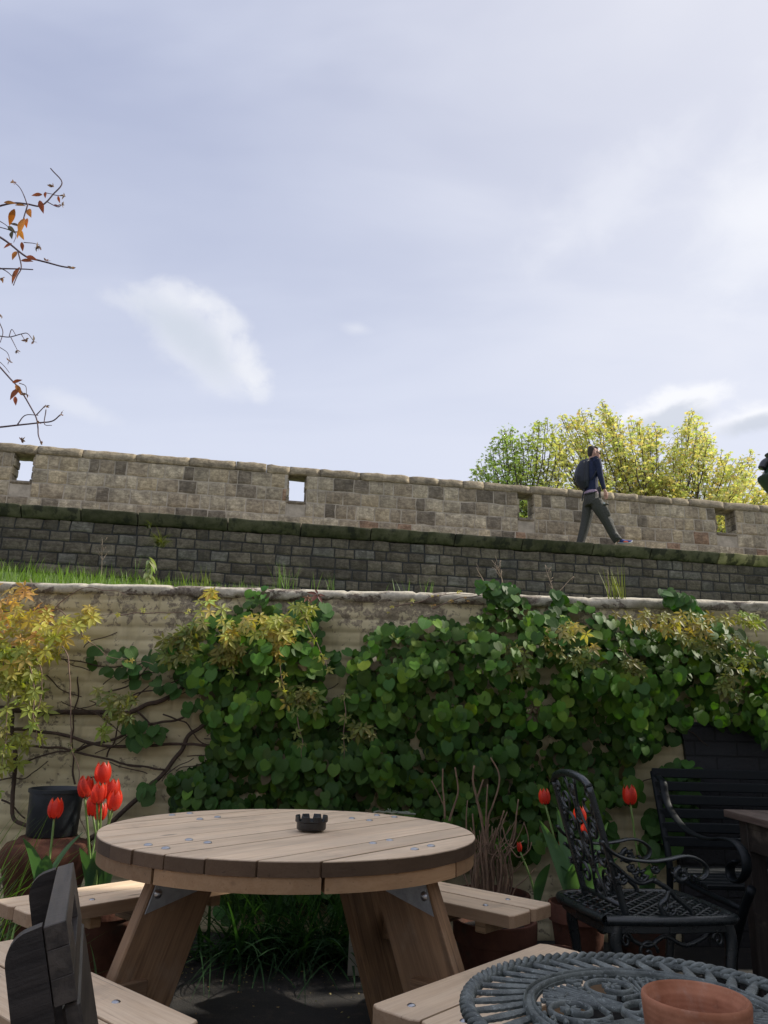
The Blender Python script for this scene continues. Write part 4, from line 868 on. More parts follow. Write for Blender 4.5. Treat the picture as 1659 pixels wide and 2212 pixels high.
for r_, pts in ((.017, [(-300, 960), (0, 985), (180, 985), (480, 1010), (700, 1015), (900, 985), (1050, 930), (1200, 840), (1300, 760), (1500, 690)]), (.011, [(-200, 1110), (0, 1120), (200, 1130), (420, 1150), (600, 1195), (800, 1225), (1000, 1220), (1200, 1215), (1380, 1215), (1500, 1180)]),
                (.008, [(-200, 1190), (0, 1215), (250, 1230), (450, 1250), (600, 1295), (800, 1325), (1080, 1370)]), (.009, [(480, 1250), (650, 1190), (800, 1140), (920, 1080), (1100, 1060), (1250, 1000), (1400, 900)]),
                (.016, [(560, 1860), (700, 1750), (810, 1650), (900, 1560), (1050, 1430), (1150, 1290), (1240, 1160), (1350, 1060), (1450, 980)]), (.014, [(70, 1000), (90, 1300), (85, 1450), (60, 1600), (90, 1700), (190, 1740), (330, 1800), (500, 1900)]),
                (.006, [(-60, 1390), (100, 1350), (250, 1300), (450, 1260), (560, 1200)]), (.005, [(700, 1300), (740, 1160), (800, 1050), (900, 900), (1000, 800)]), (.006, [(480, 1480), (470, 1300), (480, 1100), (500, 900), (520, 760)]),
                (.005, [(820, 900), (1000, 860), (1180, 790)]), (.005, [(700, 880), (900, 790), (1000, 700)]), (.005, [(1060, 1010), (1200, 1060), (1300, 1180), (1430, 1240)]), (.004, [(300, 760), (400, 860), (520, 900)]), (.005, [(0, 560), (200, 600), (400, 640), (640, 700), (900, 690), (1100, 590)]), (.004, [(0, 1440), (160, 1430), (230, 1380), (320, 1330)]), (.006, [(0, 1580), (60, 1620), (180, 1700)]), (.007, [(900, 1000), (1000, 1100), (1100, 1180)])):
    mb = MB(); q = path([u1(*p) for p in pts], WY-rnd.uniform(0, .04), .02); mb.tube(q, np.linspace(r_*.85, r_*.6, len(q))*(1+.15*nr.rand(len(q))), 7); mb.build('woody_stem', M_STEM, hyd, smooth=True)
for i in range(46):   # fine bare side twigs and deeper stems inside the foliage
    u = rnd.uniform(120, 470) if i < 24 else rnd.uniform(450, 1500); v = rnd.uniform(1400, 1700); a = rnd.uniform(-.9, .6); L = rnd.uniform(40, 130)
    q = path([(u+L*t*math.cos(a)+8*math.sin(t*5+i), v+L*t*math.sin(a)) for t in np.linspace(0, 1, 5)], WY-.03, .02, 4); mb = MB(); mb.tube(q, .0028, 5); mb.build('side_twig', M_STEM, hyd, smooth=True)
# yellow creepers
def creeper(label, name, blobs, strands, base, cols, group=None, size=.055, dep0=.12, density=1.0):
    t = thing(name, (Yp(*base, GY-.2)[0], GY-.2, max(.1, Yp(*base, GY-.2)[2])), label, 'creeper', group)
    mb = MB(); ms = MB()
    for poly, n_, cc, dd_ in blobs:
        n_ = int(n_*density); q0_ = sample(poly, n_); q = rays(q0_, GY-dep0-nr.rand(n_)*dd_)
        cn_ = 7
        centres = q; nm = np.c_[nr.randn(n_)*.5, -np.ones(n_), .55+nr.randn(n_)*.4]; X, Y, Z = frames(n_, nm, np.c_[nr.randn(n_)*.6, nr.randn(n_)*.3, -np.ones(n_)])
        inst(mb, STAR[0], STAR[1], centres, X, Y, Z, size*(.6+.7*nr.rand(n_)), jit(cc, n_, .25, .15))
    for pts, Y0, cc, stp, sm in strands:
        q = path(pts, Y0, .02); ms = MB(); ms.tube(q, np.linspace(.0035, .0015, len(q)), 6); ms.build('trailing_stem', M_TWIG, t, smooth=True)
        L = 0; ps = [q[0]]
        for a, b in zip(q[:-1], q[1:]):
            L += np.linalg.norm(b-a)
            if L > stp: ps.append(b); L = 0
        ps = np.repeat(np.array(ps), 2, axis=0)+nr.randn(len(ps)*2, 3)*.012; ps[:, 1] -= .01
        n_ = len(ps); nm = np.c_[nr.randn(n_)*.5, -np.ones(n_), .5+nr.randn(n_)*.4]; X, Y, Z = frames(n_, nm, np.c_[nr.randn(n_)*.7, nr.randn(n_)*.3, -np.ones(n_)])
        inst(mb, STAR[0], STAR[1], ps, X, Y, Z, sm*(.6+.8*nr.rand(n_)), jit(cc, n_, .2, .12))
    mb.build('leaves', M_YL, t, smooth=True, recalc=False); return t
YC = (.60, .54, .13); YG = (.42, .46, .11); OR = (.66, .40, .14); OL = (.24, .26, .07)
creeper('yellow leaved creeper spilling down the left end of the cream wall', 'creeper',
    [([(-30, 1262), (60, 1262), (95, 1300), (125, 1335), (100, 1350), (60, 1400), (-30, 1400)], 34, OR, .2), ([(-40, 1300), (60, 1300), (130, 1330), (180, 1340), (150, 1390), (110, 1425), (60, 1450), (-40, 1480)], 120, YC, .28), ([(-40, 1380), (80, 1400), (90, 1460), (40, 1490), (-40, 1500)], 60, YG, .25),
     ([(160, 1320), (200, 1310), (215, 1335), (180, 1350)], 12, YC, .1), ([(-40, 1480), (90, 1470), (100, 1540), (-40, 1560)], 34, YG, .2), ([(-30, 1590), (70, 1580), (80, 1640), (-30, 1680)], 26, YG, .2), ([(195, 1560), (235, 1545), (240, 1600)], 4, YG, .1)],
    [([(10, 1400), (18, 1480), (14, 1560), (6, 1640), (-4, 1700)], GY-.35, YG, .09, .05), ([(60, 1430), (70, 1480), (76, 1540), (90, 1590), (96, 1620)], GY-.33, YG, .08, .048), ([(80, 1420), (92, 1480), (80, 1560), (74, 1600)], GY-.3, YG, .1, .045), ([(135, 1400), (148, 1430), (152, 1480), (152, 1540), (155, 1600), (162, 1650), (172, 1700), (172, 1760), (186, 1810), (200, 1880)], GY-.38, OL, .5, .02),
     ([u1(0, 340), u1(200, 340), u1(300, 308), u1(400, 335), u1(500, 430), u1(560, 520), u1(650, 590), u1(790, 655), u1(1000, 690)], GY-.2, YC, .28, .028), ([u1(340, 370), u1(400, 280), u1(540, 200), u1(690, 205), u1(820, 240)], GY-.08, OL, .5, .02), ([u1(170, 400), u1(300, 420), u1(420, 460), u1(560, 380), u1(730, 355)], GY-.12, OR, .3, .02), ([u1(770, 365), u1(900, 360), u1(1050, 352), u1(1200, 350), u1(1290, 370)], GY-.08, YC, .12, .02)],
    (60, 1700), None, size=.066)
creeper('yellow tipped creeper over the dark leaves above the left half of the round table', 'creeper',
    [([(425, 1300), (455, 1275), (470, 1300), (500, 1330), (560, 1335), (620, 1330), (640, 1360), (590, 1390), (545, 1370), (490, 1390), (440, 1350)], 52, (.58, .55, .17), .16), ([(350, 1380), (420, 1340), (450, 1360), (410, 1420), (345, 1430)], 70, OL, .1), ([(470, 1400), (510, 1380), (530, 1400), (500, 1435), (470, 1430)], 50, (.28, .26, .06), .1), ([(560, 1330), (640, 1340), (640, 1375), (600, 1400), (570, 1370)], 50, YC, .1), ([(560, 1400), (600, 1385), (610, 1420)], 16, YC, .1), ([(440, 1282), (460, 1275), (465, 1300), (445, 1305)], 12, YC, .05), ([(210, 1480), (290, 1500), (300, 1560), (220, 1560)], 30, OL, .1), ([(640, 1300), (680, 1310), (690, 1345), (660, 1350)], 12, YG, .1), ([(640, 1270), (690, 1280), (690, 1293), (650, 1290)], 2, (.20, .07, .05), .04)],
    [([(590, 1370), (600, 1420), (606, 1460), (612, 1480)], GY-.32, YC, .06, .04), ([(500, 1400), (500, 1430), (505, 1455)], GY-.3, YG, .05, .035), ([(640, 1310), (670, 1360), (700, 1420), (705, 1450)], GY-.3, YG, .08, .04), ([(640, 1540), (650, 1600), (655, 1640)], GY-.3, OL, .08, .035), ([(740, 1500), (745, 1560), (742, 1640)], GY-.3, OL, .1, .035)], (520, 1500), None, size=.054, dep0=.26)
creeper('olive and bronze creeper sprays along the wall top at the right', 'creeper',
    [([(1150, 1370), (1230, 1340), (1280, 1370), (1290, 1400), (1200, 1410)], 34, (.46, .42, .13), .14), ([(1320, 1320), (1400, 1320), (1500, 1320), (1590, 1330), (1560, 1360), (1480, 1380), (1400, 1370)], 64, (.42, .36, .13), .16), ([(1450, 1370), (1600, 1370), (1690, 1450), (1640, 1480), (1520, 1420)], 60, OL, .14), ([(1230, 1420), (1280, 1400), (1290, 1440), (1250, 1450)], 22, OL, .1), ([(1100, 1400), (1140, 1390), (1130, 1460), (1100, 1450)], 26, OL, .1), ([(1350, 1420), (1390, 1430), (1380, 1480), (1350, 1470)], 20, OL, .08), ([(1590, 1320), (1650, 1330), (1650, 1350), (1590, 1350)], 20, YG, .06), ([(1560, 1440), (1600, 1480), (1590, 1520), (1550, 1490)], 26, OL, .1), ([(760, 1560), (810, 1570), (810, 1590), (770, 1585)], 14, OL, .05), ([(600, 1480), (700, 1490), (690, 1540), (620, 1520)], 30, OL, .05), ([(1130, 1500), (1190, 1540), (1150, 1560)], 12, (.12, .09, .05), .05)],
    [([(930, 1310), (1000, 1290), (1080, 1285), (1110, 1290), (1140, 1310)], GY-.06, OR, .09, .02), ([(1350, 1400), (1380, 1450), (1400, 1500), (1410, 1550)], GY-.32, OL, .12, .04), ([(840, 1312), (900, 1300), (960, 1285), (1060, 1280)], GY-.05, YC, .12, .018)], (1450, 1500), None, size=.052, dep0=.26)
# ---------------------------------------------------------------- grasses and weeds
M_GRASS = m_leaf('grass_blade', .5, .4, (1.1, 1.25, .3), vein=False)
def blade(mb, p, az, L, lean_, w_, col, n=5, curl=1.):
    d = np.array([math.cos(az), math.sin(az), 0]); s_ = np.array([-d[1], d[0], 0]); V = []; q = np.array(p, float); th = lean_
    for i in range(n+1):
        t = i/n; ww = w_*(1-t**1.6)*(.7+.3*min(1, t*4)) if i < n else .0003
        V += [q-s_*ww/2, q+np.array([0, 0, -ww*.18]), q+s_*ww/2]; th += curl*lean_/n; th = min(th, 2.4); q = q+(d*math.sin(th)+np.array([0, 0, 1])*math.cos(th))*L/n
    mb.add(V, [[i*3+j, i*3+j+1, (i+1)*3+j+1, (i+1)*3+j] for i in range(n) for j in range(2)], col, np.array(V)-p)
mb = MB(); r = rnd
for i in range(8000):
    x = r.uniform(-8, -.6) if i % 9 else r.uniform(-.6, 7); y = r.uniform(4.7, base_y(x)-.15) if i % 3 else base_y(x)-r.uniform(.05, 2.4)
    if x > -1.2 and r.random() < .6 and y < base_y(x)-1: continue
    z = bankz(x, y); k_ = r.uniform(.55, 1.25); blade(mb, (x, y, z-.01), r.uniform(0, 6.3), r.uniform(.07, .26)*k_*(1 if x < -1.2 else .5), r.uniform(.05, .5), .006+.006*(y > 7), np.array((.20, .31, .05))*r.uniform(.45, 1.25), 4)
o = mb.build('grass', M_GRASS, None, smooth=True, recalc=False); tag(o, 'bright green grass growing on the bank beyond the garden wall', 'grass', kind='stuff')
def gp(u, v, Y=4.75): return Yp(u, v, Y)
def tuft(u, v, n_, hpx, label, spread=14, Y=4.62, wpx=.005, col=(.14, .24, .04), name='grass_tuft', lean_=.35):
    mb = MB(); 
    for i in range(n_):
        p = gp(u+r.uniform(-spread, spread), v+14, Y); blade(mb, p, r.uniform(0, 6.3), (hpx*r.uniform(.45, 1.05)+14)*Y/1600, r.uniform(.05, lean_), wpx*r.uniform(.7, 1.3), np.array(col)*r.uniform(.7, 1.3), 5)
    return tag(mb.build(name, M_GRASS, None, smooth=True, recalc=False), label, 'grass tuft')
tuft(622, 1260, 22, 52, 'fresh green grass tuft on the wall top above the left creeper', 26)
tuft(1335, 1282, 26, 62, 'spiky yellow green grass tuft on the wall top right of the walking man', 22, Y=4.4, col=(.26, .28, .07))
tuft(290, 1258, 6, 78, 'tall bright grass blades standing beside the leafy weed on the wall', 16, wpx=.009, lean_=.12, Y=4.8)
tuft(705, 1262, 14, 26, 'short sparse grass on the wall top above the bare plaster patch', 34)
tuft(880, 1268, 12, 24, 'thin low grass on the wall top at the middle of the photo', 60)
tuft(160, 1252, 30, 30, 'low bright grass along the wall top at the left', 90)
tuft(425, 1258, 18, 36, 'small yellow flowered weeds on the wall top left of centre', 36, col=(.2, .24, .05))
M_WEED = m_leaf('weed_leaf', .6, .35, (1.1, 1.2, .5), vein=False)
wd = thing('leafy_weed', tuple(gp(325, 1256, 4.8)), 'pale leafy weed with drooping narrow leaves on top of the garden wall', 'weed')
mb = MB(); b0 = gp(325, 1262, 4.8); b1 = gp(322, 1203, 4.8); mb.tube([b0, (b0+b1)/2+np.array([.006, 0, 0]), b1], [.004, .0035, .002], 6, c=(1.2, 1.7, .8)); mb.build('stem', m_plain('weed_stem', (.15, .2, .08), .7), wd, smooth=True)
mb = MB(); n_ = 34; t_ = nr.rand(n_)**.7; ps = b0+(b1-b0)*t_[:, None]; az = nr.rand(n_)*6.28; nm = np.c_[np.cos(az)*.6, np.sin(az)*.6, np.ones(n_)]; dd = np.c_[np.cos(az), np.sin(az), -.2-.6*nr.rand(n_)]
X, Y, Z = frames(n_, nm, dd); inst(mb, LANCE[0], LANCE[1], ps, X, Y, Z, .05+.05*nr.rand(n_), jit((.30, .36, .16), n_)); mb.build('leaves', M_WEED, wd, smooth=True, recalc=False)
M_DRY = m_plain('dry_stalk', (.36, .28, .2), .9, 0, .3, 40)
def dry(u, v0, v1, label, branch=8, Y=4.7, lx=0, sp=10):
    mb = MB(); a = gp(u, v0+8, Y); b = gp(u+lx, v1, Y); pts = [a+(b-a)*t+np.array([.01*math.sin(t*5), 0, 0]) for t in np.linspace(0, 1, 8)]; mb.tube(pts, np.linspace(.0035, .0015, 8), 5)
    for i in range(branch):
        t = r.uniform(.35, 1); q = a+(b-a)*t; e = q+np.array([r.uniform(-1, 1)*sp*.0028, r.uniform(-.02, .02), r.uniform(.2, 1)*sp*.0035]); mb.tube([q, (q+e)/2+np.array([.003, 0, -.004]), e], .0013, 4)
    return tag(mb.build('dry_stalk', M_DRY, smooth=True), label, 'dry weed')
dry(1085, 1262, 1213, 'branching dry weed stalk on the wall top below the slot nearest the man', 16, lx=-12, sp=16)
dry(1045, 1262, 1225, 'single bent dry stalk just left of the branching weed on the wall top', 2, lx=-12)
dry(1195, 1290, 1220, 'dry seed stalk standing on the wall top under the walking man', 10, lx=-14)
dry(1185, 1285, 1245, 'pale bare twig slanting right on the wall top under the walking man', 1, lx=58)
dry(1310, 1285, 1235, 'thin upright dry stalk beside the spiky grass tuft on the wall', 2, lx=6)
dry(215, 1255, 1165, 'tall brown grass stalks in front of the dark stonework at the left', 14, Y=8.5, lx=8, sp=30)
dry(68, 1262, 1250, 'small brown stump stalk on the wall top at the left', 1)
mb = MB()
for i in range(60):
    p = Yp(345+r.uniform(-10, 10), 1178+r.uniform(-6, 6), 10.9); blade(mb, p, r.uniform(3.6, 5.8), r.uniform(.15, .34), r.uniform(.4, 1.1), .012, np.array((.16, .17, .06))*r.uniform(.6, 1.2), 5, 1.6)
tag(mb.build('wall_weed', M_GRASS, smooth=True, recalc=False), 'drooping dull green weed rooted in the dark stone face at the left', 'weed')
mb = MB()
for i in range(26):
    p = Yp(322+r.uniform(-5, 5), 1138+r.uniform(-5, 4), 10.85); blade(mb, p, r.uniform(3.6, 5.8), r.uniform(.06, .14), r.uniform(.4, 1.3), .014, np.array((.10, .11, .05))*r.uniform(.6, 1.2), 4, 1.6)
tag(mb.build('wall_weed', M_GRASS, smooth=True, recalc=False), 'tiny dark weed just under the walkway ledge at the left', 'weed')
# grass clump on the ground under the table, strap leaves at left
mb = MB()
for i in range(520):
    cx_, cy_ = r.choice([(-.68, 4.0), (-.30, 4.1), (-.10, 4.0), (-.48, 3.95), (-.15, 4.15)]); p = (cx_+r.gauss(0, .12), cy_+r.gauss(0, .07), 0.0)
    blade(mb, p, r.uniform(3.0, 6.4), r.uniform(.35, .66), r.uniform(.2, 1.0), .013*r.uniform(.7, 1.4), np.array((.04, .095, .04))*r.uniform(.6, 1.5), 8, 1.5)
tag(mb.build('bluebell_clump', M_GRASS, smooth=True, recalc=False), 'floppy dark green strap leaved clump at the wall foot behind the round table', 'plant')
mb = MB()
for i in range(70):
    p = (-1.78+r.gauss(0, .10), 3.62+r.gauss(0, .08), 0.0); blade(mb, p, r.uniform(-1.4, 1.3), r.uniform(.5, .85), r.uniform(.1, .55), .013*r.uniform(.7, 1.3), np.array((.13, .22, .05))*r.uniform(.6, 1.3), 9, 1.7)
tag(mb.build('strap_leaf_plant', M_GRASS, smooth=True, recalc=False), 'long arching green strap leaves behind the left bench', 'plant')
mb = MB()
for i in range(60):
    p = (-1.35+r.gauss(0, .13), 3.25+r.gauss(0, .1), 0.0); blade(mb, p, r.uniform(0, 6.3), r.uniform(.25, .42), r.uniform(.1, .6), .012*r.uniform(.7, 1.3), np.array((.11, .19, .05))*r.uniform(.6, 1.3), 7, 1.7)
tag(mb.build('strap_leaf_plant', M_GRASS, smooth=True, recalc=False), 'short green strap leaves low under the left bench', 'plant')
# fallen petals and leaf litter
mb = MB(); n_ = 900
pos = np.c_[nr.uniform(-1.6, .9, n_), 3.95-np.abs(nr.randn(n_))*.22, np.full(n_, .012)]; k2 = nr.rand(n_) < .22; pos[k2, 1] = nr.uniform(2.2, 3.9, k2.sum())
nm = np.c_[nr.randn(n_)*.3, nr.randn(n_)*.3, np.ones(n_)]; dd = np.c_[nr.randn(n_), nr.randn(n_), nr.randn(n_)*.1]; X, Y, Z = frames(n_, nm, dd)
cc = jit((.34, .26, .13), n_, .5, .2); inst(mb, MAPLE[0]*.8, MAPLE[1], pos, X, Y, Z, .004+.008*nr.rand(n_), cc); o = mb.build('leaf_litter', M_YL, smooth=False, recalc=False); tag(o, 'scattered dry petals and leaf litter on the dark ground by the wall foot', 'leaf litter', kind='stuff')
# cut brown shrub stems
sh = thing('cut_shrub', (.42, 4.0, .25), 'cluster of cut brown woody shrub stems standing right of the round table', 'shrub')
def c4(x, y): return ((1650+x/2.212)/1.823, (2980+y/2.212)/1.823)
mb = MB(); 
for r_, pts in ((.011, [(600, 1150), (580, 850), (540, 560), (500, 350), (475, 220), (487, 75)]), (.009, [(540, 560), (520, 430), (500, 380), (530, 300), (565, 200)]), (.009, [(500, 1130), (490, 850), (475, 640), (465, 500)]), (.009, [(640, 1100), (650, 800), (690, 640), (735, 470)]), (.008, [(590, 900), (600, 560), (640, 430), (690, 250), (685, 130), (625, 10)]), (.008, [(560, 900), (585, 500), (600, 240)]), (.008, [(740, 1100), (760, 880), (810, 700), (850, 500), (870, 370)]), (.008, [(780, 860), (830, 690), (850, 480)]), (.009, [(270, 560), (290, 480), (325, 350), (335, 260), (310, 100)]), (.008, [(230, 540), (215, 380), (205, 200), (205, 105)]), (.005, [(225, 460), (170, 330), (110, 215)]), (.007, [(430, 1130), (400, 1060), (375, 980)]), (.006, [(830, 800), (780, 760), (740, 640), (725, 585), (765, 480)]), (.006, [(790, 1050), (850, 980), (920, 895)]), (.005, [(840, 1140), (920, 1070), (1010, 975)]), (.005, [(940, 830), (945, 700), (915, 580)]), (.006, [(415, 720), (415, 540), (418, 370)]), (.007, [(560, 1130), (530, 800), (550, 560), (520, 420)]), (.006, [(800, 800), (870, 880), (950, 820), (975, 740)]), (.007, [(700, 1120), (720, 900), (670, 760)])):
    if pts[0][1] > 1000: pts = [(pts[0][0]*.7+640*.3, 1300)]+pts
    q = path([c4(*p) for p in pts], 3.96+r.uniform(-.08, .08), .006, 6); mb.tube(q, np.linspace(r_*.62, r_*.42, len(q))*(1+.12*nr.rand(len(q))), 7)
for i in range(60):
    x0 = r.uniform(460, 800); q = path([c4(x0*.7+640*.3, 1300), c4(x0, 1150), c4(x0+r.uniform(-30, 30), 900), c4(x0+r.uniform(-120, 160), r.uniform(550, 850))], 4.0+r.uniform(-.1, .1), .01, 6); mb.tube(q, np.linspace(.005, .002, len(q)), 5)
mb.build('stems', m_plain('cut_shrub_bark', (.25, .16, .10), .9, 0, .4, 40, .6, .004), sh, smooth=True)
# ---------------------------------------------------------------- tulips
M_PET = None
s = NT('tulip_petal'); g = s.attr('gr').outputs['Vector']; x, y, z = s.sep(g); n1 = s.noise(s.coord((40, 40, 6), g), 3, 4, .6)
c = s.mix(s.ramp(n1, .34, .64), (.42, .008, .010), (.86, .075, .03)); c = s.mix(s.ramp(z, .72, 1.0, 0, .35), c, (.9, .2, .10)); c = s.mix(s.ramp(z, .10, .0), c, (.10, .01, .02)); c = s.mix(1.0, c, s.attr('Col').outputs['Color'], 'MULTIPLY')
M_PET = s.pr(c, .42, n1, .15, .002, transl=.38, tcol=s.mix(1.0, c, (1.3, 1.3, .9), 'MULTIPLY'))
M_TST = m_plain('tulip_stem', (.17, .27, .07), .5, 0, .2, 30); M_TLF = m_leaf('tulip_leaf', .45, .3, (1.1, 1.25, .5), vein=False)
def tulip(u, v, hpx, base, Y, label, group, leavesn=2, wf=.74, tilt=0):
    """flower centred on (u,v), hpx tall"""
    c0 = Yp(u, v, Y); dpt = (c0-np.array([0, 0, CH]))@FW; H_ = hpx/F_PX*dpt; b = np.array([base[0]+r.uniform(-.03, .03), base[1]+r.uniform(-.03, .03), base[2]])
    t = thing('tulip', tuple(b), label, 'tulip', group); fb = c0-np.array([0, 0, H_/2]); ax = (fb-b)/np.linalg.norm(fb-b)*.4+np.array([math.sin(tilt), 0, 1]); ax /= np.linalg.norm(ax)
    e1 = np.cross(ax, [0, 1, 0]); e1 /= np.linalg.norm(e1); e2 = np.cross(ax, e1); RR = np.array([e1, e2, ax]).T; ph = r.uniform(0, 6.28)
    for k_ in range(6):
        V = []; G = []; nu, nv = 6, 9; inner = k_ % 2; rr = H_*wf*.5*(.93 if inner else 1.0)
        for j in range(nv+1):
            tt = j/nv; prof = math.sin(math.pi*min(1, (tt*.86+.10))**.62)**.72 if tt < 1 else .34
            prof = (math.sin(math.pi*(tt*.73+.06)**.75))**.7; wid = (1.25*math.sin(math.pi*(tt*.90+.07))**.6)*(1 if tt < .86 else (1-tt)/.14*.75+.08)
            for i in range(nu+1):
                s_ = (i/nu-.5); a = ph+k_*math.pi/3+s_*wid; q = np.array([math.cos(a), math.sin(a), 0])*rr*prof*(1-.10*(1-abs(s_)*2)*0)+np.array([0, 0, tt*H_*(1-.03*inner)-.05*H_*abs(s_)*tt])
                V.append(fb+RR@q); G.append((s_, 0, tt))
        m2 = MB(); m2.add(V, [[j*(nu+1)+i, j*(nu+1)+i+1, (j+1)*(nu+1)+i+1, (j+1)*(nu+1)+i] for j in range(nv) for i in range(nu)], np.array((1, 1, 1))*r.uniform(.8, 1.1), np.array(G)+np.array([k_, 0, 0])*0)
        m2.build('petal', M_PET, t, smooth=True, recalc=False)
    m2 = MB(); mid = (fb+b)/2+np.array([r.uniform(-.015, .015), 0, 0]); m2.tube(smooth([b, mid, fb+ax*.004], 6), np.linspace(.0055, .0042, 13)[:len(smooth([b, mid, fb], 6))], 8); m2.build('stem', M_TST, t, smooth=True)
    for k_ in range(leavesn):
        m2 = MB(); az = r.uniform(0, 6.28); L_ = r.uniform(.20, .30); V = []; d = np.array([math.cos(az), math.sin(az), 0]); s_ = np.array([-d[1], d[0], 0]); q = b.copy(); th = .12; nn = 9
        for i in range(nn+1):
            tt = i/nn; ww = .032*math.sin(math.pi*(tt*.88+.12))**.8+.001
            V += [q-s_*ww+np.array([0, 0, .3*ww]), q-s_*ww*.5, q-d*.004, q+s_*ww*.5, q+s_*ww+np.array([0, 0, .3*ww])]; th += .075; q = q+(d*math.sin(th)+np.array([0, 0, 1])*math.cos(th))*L_/nn
        m2.add(V, [[i*5+j, i*5+j+1, (i+1)*5+j+1, (i+1)*5+j] for i in range(nn) for j in range(4)], np.array((.10, .20, .09))*r.uniform(.8, 1.2)); m2.build('leaf', M_TLF, t, smooth=True, recalc=False)
    return t
gL = 'red tulips by the left bench'; bL = (-1.16, 3.5, .30)
tulip(223, 1668, 47, bL, 3.42, 'tallest red tulip at the top of the left group', gL)
tulip(186, 1698, 47, bL, 3.40, 'red tulip at the left side of the clustered left group', gL)
tulip(212, 1712, 46, bL, 3.34, 'red tulip in the centre of the left cluster, in front of its neighbours', gL, tilt=.12)
tulip(242, 1704, 46, bL, 3.46, 'red tulip behind at the upper right of the left cluster', gL, 1)
tulip(246, 1727, 44, bL, 3.36, 'red tulip at the lower right of the left cluster above the table edge', gL, 1, tilt=.1)
tulip(203, 1740, 42, bL, 3.48, 'red tulip lowest in the left cluster, partly hidden by two stems', gL, 1)
tulip(217, 1752, 38, bL, 3.56, 'small shaded red tulip hidden behind the centre of the left cluster', gL, 0)
tulip(120, 1745, 44, (-1.36, 3.42, .34), 3.40, 'single red tulip standing apart in front of the dark plastic pot', gL, 3)
gR = 'red tulips among the vine by the iron armchair'; bR = (.90, 3.84, .27)
tulip(1177, 1720, 34, bR, 3.84, 'red tulip left of the iron armchair back', gR, 3)
tulip(1253, 1760, 38, (.97, 3.8, .27), 3.8, 'red tulip seen through the iron armchair back, the upper one', gR, 1)
tulip(1265, 1791, 33, (1.0, 3.8, .27), 3.8, 'red tulip seen through the iron armchair back, just under another flower', gR, 1)
tulip(1217, 1823, 27, (.92, 3.84, .27), 3.86, 'small orange red tulip touching the left edge of the armchair back', gR, 1, wf=.7)
tulip(1123, 1829, 22, (.74, 3.92, .27), 3.92, 'tiny red tulip behind the cut brown shrub stems', gR, 1, wf=.5)
tulip(1361, 1716, 42, (1.28, 4.02, .24), 3.95, 'lone big red tulip in front of the bare plaster right of the armchair back', gR, 2)
mb = MB()   # broad tulip leaves in the right pot
for (az, L_, l0) in ((3.3, .42, .18), (2.2, .45, .05), (.2, .42, .22), (4.6, .3, .5), (5.6, .34, .5), (1.1, .3, .4)):
    d = np.array([math.cos(az), math.sin(az)*.5, 0]); s_ = np.array([.8, -.6, 0]) if abs(d[0]) < .5 else np.array([.35, .9, 0]); s_ = np.array([1, 0, 0.]) ; q = np.array([.90, 3.78, .27]); th = l0; V = []; nn = 10
    for i in range(nn+1):
        tt = i/nn; ww = .034*math.sin(math.pi*(tt*.88+.12))**.8+.001; V += [q-s_*ww, q-s_*ww*.5+np.array([0, .01, 0]), q+np.array([0, .016, 0]), q+s_*ww*.5+np.array([0, .01, 0]), q+s_*ww]; th += .03+.12*tt*l0; q = q+(d*math.sin(th)+np.array([0, 0, 1])*math.cos(th))*L_/nn
    mb.add(V, [[i*5+j, i*5+j+1, (i+1)*5+j+1, (i+1)*5+j] for i in range(nn) for j in range(4)], np.array((.12, .22, .10))*r.uniform(.8, 1.2))
tag(mb.build('tulip_leaves', M_TLF, smooth=True, recalc=False), 'broad green tulip leaves rising from the pot left of the iron armchair', 'plant')
# ---------------------------------------------------------------- hanging twigs at the left edge
M_ORL = m_leaf('autumn_leaf', .5, .4, (1.25, 1.0, .4), vein=False); M_TW2 = m_plain('mauve_twig', (.17, .12, .13), .8, 0, .3, 60)
def c3(x, y): return (x/1.924/1.823, (600+y/1.924)/1.823)
def twigs(label, lines, lv, loc, buds):
    t = thing('climber_twig', tuple(Yp(*loc, 2.3)), label, 'twig', 'thin climber twigs at the left edge of the picture'); mb = MB()
    for r_, pts in lines: q = path([c3(*p) for p in pts], 2.3+r.uniform(-.04, .04), .006, 6); mb.tube(q, np.linspace(r_, r_*.6, len(q)), 6)
    mb.build('stems', M_TW2, t, smooth=True); mb = MB()
    for (x, y, ang, L_, cc) in lv:
        p = Yp(*c3(x, y), 2.29+r.uniform(-.02, .02)); a = math.radians(ang); dwn = np.array([[math.cos(a), .15, -math.sin(a)]]); X, Y, Z = frames(1, np.array([[r.uniform(-.4, .4), -1, r.uniform(-.3, .5)]]), dwn)
        inst(mb, LANCE[0]*np.array([1.1, 1, 1]), LANCE[1], p[None], X, Y, Z, np.array([L_*.78]), jit(cc, 1, .15, .1))
    for (x, y) in buds:
        for k_ in range(5):
            p = Yp(*c3(x, y), 2.3); dwn = nr.randn(1, 3); X, Y, Z = frames(1, nr.randn(1, 3), dwn); inst(mb, LANCE[0]*np.array([1.3, 1, 1]), LANCE[1], p[None], X, Y, Z, np.array([r.uniform(.008, .02)]), jit((.26, .17, .16), 1))
    mb.build('leaves', M_ORL, t, smooth=True, recalc=False)
O1 = (.48, .19, .03); O2 = (.55, .28, .05); O3 = (.35, .10, .04)
